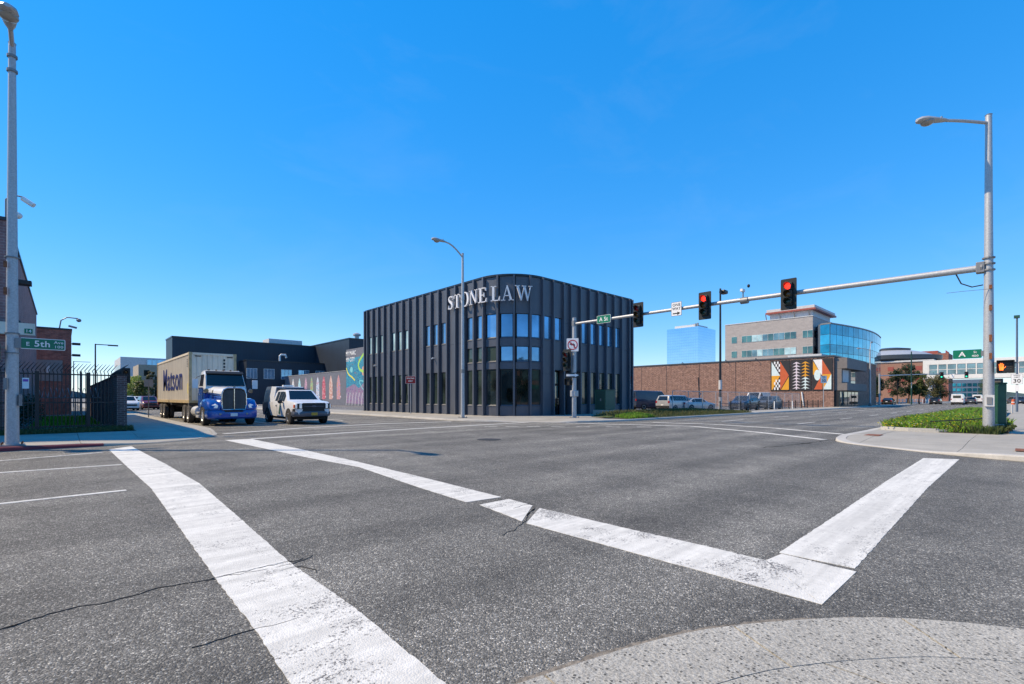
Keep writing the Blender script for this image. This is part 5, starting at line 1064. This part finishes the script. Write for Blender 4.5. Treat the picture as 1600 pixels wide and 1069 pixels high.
# brick shop with mural panels
rb = thing('brick_shop','long windowless brown brick shop wall hung with three art panels','building',(85,19.8,0))
MB().box(0,30,.02,35,0,7.75).build('wall','brick_brown',rb); MB().box(-.12,30.1,-.1,35.1,7.75,7.95).build('coping','dome_rim',rb)
MB().box(.4,13.2,-1.6,0,5.9,7.5).build('fascia','fascia_grey',rb); MB().box(.4,13.2,-1.6,0,2.6,3.7).build('balcony','fascia_grey',rb); MB().box(.4,6,-.9,0,3.72,5.88).build('bay','fascia_grey',rb)
MB().box(1.0,4.4,-.93,-.91,3.9,5.7).build('poster_board','grey_light',rb); MB().box(6.2,12.8,-.10,-.01,3.72,5.88).build('window','glass_lower',rb); MB().box(.3,12.5,-.6,-.01,.05,2.58).build('shopfront','black_metal',rb)
for i in range(5): MB().box(.8+i*2.3,2.7+i*2.3,-.64,-.61,.3,2.4).build('shop_window','glass_lower',rb)
MB().box(5.5,12.5,3,8,7.96,8.7).build('roof_unit','grey_light',rb); MB().tube([(-.12,onx(1253,85)-19.8,2.4),(-.14,onx(1256,85)-19.8,.2)],.10,8).build('downpipe','white_matte',rb)
for yy in (8,14.5,21,27.5,33): MB().box(-.05,-.005,yy-.03,yy+.03,.05,7.7).build('control_joint','brick_pier',rb)
for i, yy in enumerate((11,16,24)): MB().tube([(-.02,yy,7.9),(-.5,yy,8.1),(-.7,yy,7.9)],.05,6).build('wall_lamp','black_metal',rb)
fr = ((0,-1,0),(0,0,1),(-1,0,0))
def panel_thing(px0, px1, label):
    ya, yb = onx(px0,85), onx(px1,85); w = ya-yb; t = thing('art_panel',label,'mural panel',(84.96,(ya+yb)/2,2.62),0,None)
    MB().plate([(-w/2,0),(w/2,0),(w/2,4.9),(-w/2,4.9)],(0,0,0),*fr,0,.06).build('board','m_black',t); return t, w-.3, 4.6
def pp(t, nm, m, pts, w, h, lay=0): MB().plate([(-w/2+x*w, .15+y*h) for x,y in pts],(0,0,0),*fr,.062+.004*lay,.066+.004*lay).build(nm,m,t)
t, w, h = panel_thing(1204.5,1234.5,'left art panel of orange, rust and checkerboard shapes on the brick wall')
pp(t,'painted_shape','m_ice',[(0,1),(.5,.5),(0,.5)],w,h); pp(t,'painted_shape','m_orange',[(0,.5),(.5,.5),(.05,0),(0,0)],w,h); pp(t,'painted_shape','m_rust',[(.5,1),(1,.5),(.5,0)],w,h); pp(t,'painted_shape','m_orange',[(.55,0),(1,.45),(1,0)],w,h,1)
for i in range(4):
    for j in range(11):
        if (i+j) % 2 == 0 and (j > 6 and i*.12+.0 > .5-(j/11)*.5-.05 or (j < 4)): pp(t,'painted_check','m_white',[(.14+i*.09,j/11),(.23+i*.09,j/11),(.23+i*.09,(j+1)/11),(.14+i*.09,(j+1)/11)],w,h,2)
t, w, h = panel_thing(1236,1267.5,'middle art panel of stacked lilac, orange and pale blue arrow trees')
for c_, cm0, cm1 in ((.26,'m_lilac','m_lilac'),(.75,'m_ice','m_orange')):
    for j in range(9):
        y = .03+j/9.4; pp(t,'painted_arrow',cm0 if j < 4 else cm1,[(c_-.24,y),(c_-.035,y+.022),(c_-.035,y-.025),(c_+.035,y-.025),(c_+.035,y+.022),(c_+.24,y),(c_,y+.078)],w,h,j%2)
t, w, h = panel_thing(1269,1301,'right art panel of orange and rust triangles with a pale disc')
pp(t,'painted_shape','m_white',[(.0,1),(.5,1),(.5,.45)],w,h); pp(t,'painted_shape','m_orange',[(0,.95),(.45,.5),(0,.5)],w,h); pp(t,'painted_shape','m_rust',[(.5,1),(1,.5),(.5,.5)],w,h); pp(t,'painted_shape','m_rust',[(.05,0),(.5,.5),(.5,0)],w,h); pp(t,'painted_shape','m_orange',[(.5,.5),(1,.5),(.55,.0)],w,h); pp(t,'painted_shape','m_ice',[(.55,0),(1,.5),(1,0)],w,h,1); pp(t,'painted_disc','m_ice',circ(.24,.48,.18,18),w,h,2)
x, y = D(988,130); t = thing('orange_house','orange-brown building glimpsed between the dark office and the brick wall','building',(x,y,0)); MB().box(-4,9,0,12,0,9.2).build('wall','orange_wall',t); MB().box(-1,.5,-.05,0,5.5,7.5).build('window','grey_light',t)

# ------------------------------------------------------------------ grey office with blue glass wing
go = thing('grey_office','grey masonry office with ribbon windows and a curved blue glass wing','building',(140,37.2,0))
yL = onx(1133,140)-37.2
MB().box(0,26,0,yL,0,22.4).build('wall','brick_grey',go); MB().box(-.1,26.1,-.1,yL+.1,22.4,22.6).build('coping','grey_light',go)
for (z0, z1) in ((17.0,18.9),(12.9,14.8)):
    for (a, b, n_) in ((1143,1151.5,1),(1159,1244,10),(1254,1270,2)):
        ya, yb = onx(a,140)-37.2, onx(b,140)-37.2
        for q in range(n_):
            u0 = ya+(yb-ya)*q/n_; u1 = ya+(yb-ya)*(q+1)/n_
            w_ = MB().box(-.06,-.01,u1,u0,z0,z1).build('window','grey_light',go); MB().box(-.09,-.062,u1+.05,u0-.05,z0+.08,z1-.08).build('pane',random.choice(['glass_green','glass_green','glass_green','glass_bridge','glass_blind']),w_)
    w_ = MB().box(.8,6,-.06,-.01,z0,z1).build('window','galv_dark',go); MB().box(.95,5.85,-.09,-.062,z0+.12,z1-.12).build('pane','glass_lower',w_)
# roof pavilion with rust-red eaves
MB().box(3,20,1.0,11.2,22.65,24.5).build('pavilion_wall','grey_light',go); MB().box(2.2,22,.2,11.8,24.95,25.7).build('pavilion_roof','grey_light',go); MB().box(1.9,22.1,-.1,12.0,24.5,24.93).build('pavilion_eaves','red_beam',go)
for q in (1.5,5,8.5,12): MB().cyl((2.95,q,22.7),(2.0,q,24.5),.12).build('eaves_strut','galv_dark',go)
MB().cyl((3,7,25.7),(3,7,30),.05).build('antenna','grey_light',go)
# blue glass wing: curved facade of separate panes
A, B = Vector(D(1297,118)), Vector(D(1376,147)); o_ = Vector((140,37.2)); N = 15
cv = []
for i in range(N+1):
    t_ = i/N; p = A.lerp(B,t_); nrm = Vector((-(B-A).y,(B-A).x)).normalized(); nrm = -nrm if nrm.y > 0 else nrm
    cv.append(p+nrm*(2.2*math.sin(math.pi*t_))-o_)
rear = [cv[-1]+Vector((0,14)), Vector((10,14)), Vector((3.2,.05))]
MB().prism([tuple(p) for p in [Vector((-1.5,-2.0))]+cv+rear], 0, 19.7).build('wing_core','steel_blue',go)
MB().prism([tuple(p) for p in [Vector((-1.7,-2.2))]+[p+Vector((0,-.15)) for p in cv]+rear], 19.72, 20.0).build('wing_roof','galv_dark',go)
bands = ((.2,2.9,'glass_green'),(3.0,6.0,'glass_bridge'),(6.1,7.0,'glass_bridge'),(7.1,10.1,'glass_teal'),(10.2,12.6,'glass_teal_light'),(12.7,14.6,'glass_teal'),(14.7,17.1,'glass_teal_light'),(17.2,19.6,'glass_teal'))
fac = [Vector((-1.5,-2.0))]+cv
for i in range(len(fac)-1):
    p, q = fac[i], fac[i+1]; d = (q-p).normalized(); n = Vector((d.y,-d.x)); n = -n if n.dot(Vector((14,8))-p) > 0 else n; L_ = (q-p).length
    for (z0, z1, gm) in bands: MB().plate([(.08,z0),(L_-.08,z0),(L_-.08,z1),(.08,z1)],(p.x,p.y,0),(d.x,d.y,0),(0,0,1),(n.x,n.y,0),.02,.06).build('pane',gm,go)
MB().prism([tuple(p) for p in [Vector((-1.8,-2.3))]+[p+Vector((0,-.5)) for p in cv]+rear], 7.02, 7.08).build('canopy','white_matte',go)
# mirror glass tower
cx, cy = D(1091,330); t = thing('glass_tower','mirror-glass office tower reflecting the sky far behind the brick shop','tower',(cx,cy,0))
MB().box(0,ony(1118,cy)-cx,0,onx(1042,cx)-cy,0,50.8).build('shaft','glass_tower',t); MB().box(4,ony(1118,cy)-cx-4,4,onx(1042,cx)-cy-4,50.85,53).build('plant_room','grey_light',t)
for i in range(9): MB().box(2+i*1.5,2.8+i*1.5,1+i*2.2,1.9+i*2.2,50.85,53.5).build('roof_unit','galv_dark',t)
# round arena-like civic hall, red brick block
cx, cy = D(1392,190); t = thing('civic_hall','brown civic hall with a wide shallow domed roof beyond the glass wing','building',(cx,cy,0))
MB().box(-14,10,-14,14,0,14.6).build('wall','brown_stucco',t); MB().box(-14.3,10.3,-14.3,14.3,14.6,15.2).build('cornice','grey_light',t)
MB().lathe([(13.6,15.25),(15.2,16.0),(15.4,17.4),(13.8,17.6)],(0,0,0),(0,0,1),40).build('roof_rim','dome_rim',t,True); MB().lathe([(13.6,17.5),(10.5,18.8),(6.5,19.8),(5.5,19.9)],(0,0,0),(0,0,1),40).build('roof','dome_roof',t,True); MB().lathe([(6,19.9),(6.2,20.6),(3,21.1),(.1,21.2)],(0,0,0),(0,0,1),30).build('roof_crown','dome_rim',t,True)
for r_ in range(3):
    for i in range(6): MB().box(-14.06,-14.0,-11+i*4,-9.2+i*4,3.5+r_*4,5.0+r_*4).build('window','red_beam',t); MB().box(-12+i*3.6,-10.4+i*3.6,-14.06,-14.0,3.5+r_*4,5.0+r_*4).build('window','red_beam',t)
cx, cy = D(1455,235); t = thing('red_brick_block','red brick block with flat roof behind the white footbridge','building',(cx,cy,0)); MB().box(-9,10,-7,16,0,22.5).build('wall','brick_red',t); MB().box(-6,8,-3,8,22.5,24).build('roof_house','red_beam',t)
for i in range(6): MB().cyl((-8+i*2.6,-6,22.5),(-8+i*2.6,-6,23.8),.12).build('roof_post','red_beam',t)
# white glazed footbridge across the cross street
fb = thing('footbridge','white glazed pedestrian bridge crossing high over the cross street','footbridge',(175,19.6,0))
MB().box(0,5,-75,0,6.7,7.75).build('deck','white_matte',fb); MB().box(0,5,-75,0,10.6,11.8).build('roof','white_matte',fb); MB().box(.0,5,-1.1,0,7.76,10.58).build('end_wall','white_matte',fb)
for i in range(38):
    y = -1.2-i*1.9
    MB().box(.0,.25,y-.13,y+.13,7.76,10.58).build('mullion','white_matte',fb)
    for (z0,z1) in ((7.8,9.1),(9.25,10.55)): MB().box(.10,.16,y-1.72,y-.17,z0,z1).build('pane','glass_bridge',fb)
MB().box(.05,.2,-72,-1.2,9.11,9.24).build('transom','white_matte',fb); MB().box(4.8,4.9,-72,-1.2,7.76,10.58).build('rear_glazing','glass_bridge',fb)
for y in (-1.0,-23,-60): MB().box(1.5,3.5,y-.7,y+.7,0,6.69).build('pier','grey_light',fb)
x0_, y0_ = D(1546,380); t = thing('dark_office_slab','dark blue-grey office slab seen beneath the footbridge','building',(x0_,y0_,0)); MB().box(0,30,0,32,0,16.5).build('wall','steel_blue',t)
for i in range(10):
    for z in (3,7,11): MB().box(-.3,-.05,1+i*3.1,3.4+i*3.1,z,z+2.4).build('window','glass_teal',t)
# trees by the second crossing
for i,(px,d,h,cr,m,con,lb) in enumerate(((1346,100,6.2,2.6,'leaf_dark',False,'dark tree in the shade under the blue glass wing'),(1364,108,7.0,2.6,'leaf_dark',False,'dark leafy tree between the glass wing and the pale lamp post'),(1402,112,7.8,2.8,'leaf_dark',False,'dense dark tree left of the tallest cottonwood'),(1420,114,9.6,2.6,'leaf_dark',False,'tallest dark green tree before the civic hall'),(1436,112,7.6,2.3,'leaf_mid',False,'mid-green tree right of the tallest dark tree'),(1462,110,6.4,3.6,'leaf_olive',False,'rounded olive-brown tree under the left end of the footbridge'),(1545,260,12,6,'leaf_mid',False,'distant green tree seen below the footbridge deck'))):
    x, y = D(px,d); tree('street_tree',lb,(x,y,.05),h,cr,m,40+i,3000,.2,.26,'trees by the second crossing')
wf = thing('picket_wall','low white picket wall with brick piers under the trees','fence',(*D(1400,118),0),-.35)
for i in range(13): MB().box(i*1.4,i*1.4+.14,0,.12,0,1.25).build('post','white_matte',wf)
for z in (.35,.7,1.05): MB().box(0,17,.02,.08,z,z+.10).build('rail','white_matte',wf)
for i in (3,8): MB().box(i*1.4+.4,i*1.4+.9,-.1,.3,0,1.4).build('pier','brick_red',wf)

# ------------------------------------------------------------------ right-hand lamps, second crossing, far traffic
x, y = D(1125.5,51); t = thing('street_lamp','tall black lamp post with flat head in front of the brick shop','street lamp',(x,y,.05)); pole(t,13.0,.13,.09,'black_metal',False); MB().box(-.05,.5,-.06,.06,12.75,12.87).build('arm','black_metal',t); MB().box(.35,1.25,-.33,.33,12.55,12.95).build('lamp_head','black_metal',t,bevel=.12); MB().cyl((0,0,2.3),(0,0,3.3),.17,.17).build('banner_wrap','grey_light',t); MB().cyl((0,0,0),(0,0,1.5),.18,.16).build('pole_base','galv',t)
x, y = D(1359.5,78); t = thing('street_lamp','pale galvanised twin lamp post left of the second crossing','street lamp',(x,y,.12)); pole(t,9.2,.15,.10); cobra(t,(0,0,9.0),(-.6,.7,0),1.2,.4,.9); cobra(t,(0,0,9.0),(1,.1,0),2.0,1.6,1.1); MB().box(-.22,.22,-.22,.22,0,.5).build('pole_base','galv_dark',t)
SX = D(1374,96); t = thing('mast_arm','second crossing mast arm and pole beyond the brick shop','mast arm',(*SX,.12)); pole(t,6.2,.17,.15)
e_ = Vector(D(1512,112))-Vector(SX); MB().tube([(0,0,5.75),(e_.x*.5,e_.y*.5,6.5),(e_.x,e_.y,6.9)],[.11,.09,.06],10).build('arm','galv',t,True)
for px, lb in ((1467,'green traffic light at the second crossing, left one on its arm'),(1510,'green traffic light at the second crossing, right one on its arm')):
    f_ = (px-1374)/(1512-1374); p = Vector(SX)+e_*f_; s_ = signal_head('traffic_light',lb,(p.x-.3,p.y,5.75+1.1*f_),-math.pi/2,False,'red_dark','signals at the second crossing')
    MB().lathe([(.14,0),(.13,.02)],(0,-.115,-.36),(0,-1,0),16).build('lit_lens','green_lit',s_)
p = Vector(SX)+e_*.80; sign('one_way_sign','small white one-way plate on the second crossing arm','sign',(p.x-.2,p.y,6.45),(0,-1,0),.9,.9,'sign_white',[],'sign_black',.03)
x, y = D(1424,100); t = thing('street_lamp','dark green lamp post between the trees at the second crossing','street lamp',(x,y,.1)); pole(t,11,.14,.1,'cabinet_trim',False); MB().box(-.3,.3,-.06,-.02,3.4,4.6).build('banner','sign_white',t)
x, y = D(1287,62); t, r, u, n = sign('speed_limit_sign','white 30 speed limit sign on a post before the right art panel','sign',(x,y,3.85),(.7,-.7,0),.78,.95,'sign_white',[('SPEED',.15,0,.34,'sign_black',.005,1),('LIMIT',.15,0,.18,'sign_black',.005,1),('30',.50,0,-.18,'sign_black',.015,1)],'sign_black',.04); MB().cyl((-n.x*.04,-n.y*.04,-3.7),(-n.x*.04,-n.y*.04,.4),.04).build('post','galv',t)
x, y = D(1589,46); t = thing('street_lamp','dark lamp post with rectangular head at the right edge','street lamp',(x,y,.13)); pole(t,9.2,.09,.07,'steel_blue',False); MB().box(-.9,.0,-.05,.05,8.95,9.03).build('arm','steel_blue',t); MB().box(-1.15,-.45,-.2,.2,8.88,9.12).build('lamp_head','green_cabinet',t,bevel=.03)
t, r, u, n = sign('speed_limit_sign','white 30 speed limit sign on the dark lamp post at the right edge','sign',(x-.15,y,3.25),(0,-1,0),.80,1.0,'sign_white',[('SPEED',.16,0,.36,'sign_black',.005,1),('LIMIT',.16,0,.18,'sign_black',.005,1),('30',.5,0,-.18,'sign_black',.015,1)],'sign_black',.04); MB().plate(rrect(.35,.6,.03),(0,0,-.85),r,u,n,-.008,0).build('lower_plate','sign_white',t)
x, y = D(1581,42); t = thing('parking_post','short pale post pair beside the dark lamp post at right','bollard',(x,y,.13)); MB().cyl((0,0,0),(0,0,.7),.06).build('post','grey_light',t); MB().cyl((.3,.0,0),(.3,.0,.75),.06).build('post','grey_light',t)
FG = 'vehicles far along the cross street'
car('box_van','white van seen from behind far along the cross street','van','car_white',(*D(1499,106),0),math.pi/2,FG,'van'); car('far_suv','dark sport utility car right of the white van','suv','car_grey',(*D(1519,112),0),math.pi/2,FG); car('shuttle_bus','white shuttle bus far along the cross street','van','car_white',(*D(1529,128),0),math.pi/2,FG,'bus')
car('far_suv','black car waiting left of the white van by the trees','suv','car_black',(*D(1464,112),0),math.pi/2,FG); car('parked_sedan','dark sedan parked in shade at the second crossing','sedan','car_black',(*D(1392,100),.05),math.pi/2,FG)
car('parked_suv','navy car parked beyond the right-hand lamp post','suv','car_navy',(*D(1580,110),.1),math.pi/2+.3,FG)
x, y = D(1583,96); t = thing('traffic_barrel','orange traffic barrel beyond the right-hand lamp post','barrel',(x,y,.13)); MB().lathe([(.3,0),(.28,.05),(.26,.5),(.22,1.0),(.1,1.05)],(0,0,0),(0,0,1),14).build('barrel','m_rust',t,True); MB().lathe([(.275,.4),(.275,.55)],(0,0,0),(0,0,1),14).build('stripe','m_white',t)

# ------------------------------------------------------------------ dandelion bed on the right corner
bed_p = [(24.75,.95),(24.6,2.4),(25.1,4.1),(27,4.35),(62,4.35),(62,1.3),(30,1.0),(27.5,.35)]
zb_ = lambda x, y: .13+.24*min(max((x-24.6)/2.2,0),1)*min(max((4.4-y)/.7,0),1)
tag(MB().prism(bed_p,.02,.16).build('planting_bed','soil'), kind='structure')
bm_ = MB(); gx = [24.9+i*.7 for i in range(54)]; gy = [1.05+j*.42 for j in range(8)]
bm_.add([(x,y,zb_(x,y)) for y in gy for x in gx],[(j*54+i,j*54+i+1,(j+1)*54+i+1,(j+1)*54+i) for j in range(7) for i in range(53)]); tag(bm_.build('bed_mound','turf'), kind='structure')
blades('grass', bed_p, zb_, 26000, .10, .32, 'grass', 21, 'lush green grass in the bed on the right corner', .014, None, .6, lambda x,y,r_: r_.random() < max(.12, 1-(x-24.6)/14)*(.35+.65*(math.sin(x*5.1+y*2.3)*math.sin(y*4.7-x*1.9) > -.35)))
blades('grass', bed_p, zb_, 3500, .12, .36, 'grass_dry', 27, 'dry straw-coloured blades among the right corner grass', .012, None, .9, lambda x,y,r_: r_.random() < max(.10, 1-(x-24.6)/10))
blades('weeds', [(24.5,.7),(24.9,2.2),(25.4,1.2),(25.6,.5)], lambda x,y: .13, 1500, .10, .34, 'leaf_mid', 22, 'tall weeds round the foot of the right corner pole', .02)
def flowers(name, n, m, seed, label):
    rnd = random.Random(seed); mb = MB()
    while n:
        x, y = 24.7+rnd.random()**1.7*12, rnd.uniform(.9,4.35)
        if x < 25.4 and y < 1.6: continue
        z = zb_(x,y)+rnd.uniform(.12,.30); r_ = rnd.uniform(.02,.036); mb.add([(x,y,z+.012)]+[(x+r_*math.cos(k*1.047),y+r_*math.sin(k*1.047),z) for k in range(6)]+[(x,y,z-.02)],[(0,1+k,1+(k+1)%6) for k in range(6)]+[(7,1+(k+1)%6,1+k) for k in range(6)]); n -= 1
    tag(mb.build(name,m), label, 'flowers', None, 'stuff')
flowers('dandelions', 430, 'dandelion', 31, 'yellow dandelions dotted through the right corner grass'); flowers('dandelion_clocks', 150, 'puff', 32, 'pale dandelion seed heads in the right corner grass')
eg = thing('bed_edging','pale concrete edging along the front of the dandelion bed','kerb',(0,0,.12))
P = dense([(25.0,4.15),(24.55,3.2),(24.6,2.3),(25.1,1.5)],.6)
for a, b in zip(P, P[1:]): MB().prism([a,b,(b[0]+.13,b[1]),(a[0]+.13,a[1])],0,.13+random.uniform(-.02,.02)).build('edging_block','concrete_edge',eg)
hr = thing('bed_rail','thin dark metal rail leaning in the dandelion bed','rail',(25.2,2.3,.3)); MB().tube([(0,.3,-.15),(0,.3,.22),(.05,-.6,.30),(.1,-1.2,.38)],.02,6).build('rail','black_metal',hr); MB().cyl((.05,-.6,-.15),(.05,-.6,.30),.018).build('leg','black_metal',hr)
bush('weed_clump','leafy green weed clump beside the green controller cabinet',(AX+.30,YR-.42,.12),.30,.22,.42,'leaf_mid',6,420,.07)

# ------------------------------------------------------------------ guessed buildings and trees behind the viewer, added for the dark office windows to mirror
t = thing('added_arcade','pink stucco arcade with teal awning, added unseen for the office windows to mirror','building',(-6,-52,0))
MB().box(0,70,0,14,0,9).build('wall','brown_stucco',t); MB().box(-.3,70.3,-.3,14.3,9,9.5).build('cornice','grey_light',t); MB().box(2,68,14.02,15.8,3.4,4.3).build('awning','sign_green',t)
for i in range(16): MB().box(2.5+i*4.2,5.6+i*4.2,14.01,14.06,.6,3.3).build('shop_window','glass_lower',t); MB().box(2.8+i*4.2,5.0+i*4.2,14.01,14.06,5.4,7.8).build('window','glass_green',t)
t = thing('added_store','low grey store added behind the viewer for the office windows to mirror','building',(-70,-30,0))
MB().box(0,34,0,34,0,8).build('wall','grey_wall',t); MB().box(-.3,34.3,-.3,34.3,8,8.4).build('cornice','dome_rim',t)
for i in range(8): MB().box(34.01,34.06,1+i*4.1,3.8+i*4.1,.6,3.4).build('shop_window','glass_lower',t)
for i,(x,y,h) in enumerate(((-16,-20,8),(-24,-8,9),(8,-28,8.5),(22,-30,9),(36,-27,7.5))): tree('added_tree',['leafy tree at the viewer\'s left behind the corner','tall leafy tree added before the low grey store','leafy tree added before the stucco arcade, first from the corner','tallest leafy tree added before the stucco arcade','smallest leafy tree added before the stucco arcade'][i],(x,y,0),h,3.2,'leaf_mid',70+i,2200,.25,.3,'added trees behind the viewer')

# distant wooded rise closing the streets
hl = MB(); rnd = random.Random(5); n_ = 140
top = []
for i in range(n_+1):
    a = math.radians(-30+150*i/n_); r_ = 1500; top.append((r_*math.cos(a), r_*math.sin(a), 14+8*math.sin(i*.23)+5*math.sin(i*.61+1)+rnd.uniform(-2,2)))
hl.add([(x,y,-1) for x,y,z in top]+top+[(x*1.2,y*1.2,z*1.1) for x,y,z in top]+[(x*1.2,y*1.2,-1) for x,y,z in top], [(k*(n_+1)+i,k*(n_+1)+i+1,(k+1)*(n_+1)+i+1,(k+1)*(n_+1)+i) for k in range(3) for i in range(n_)])
pm('far_wood', (.07,.12,.14), .9, var=.35, vs=.03)
tag(hl.build('hills','far_wood'), kind='structure')
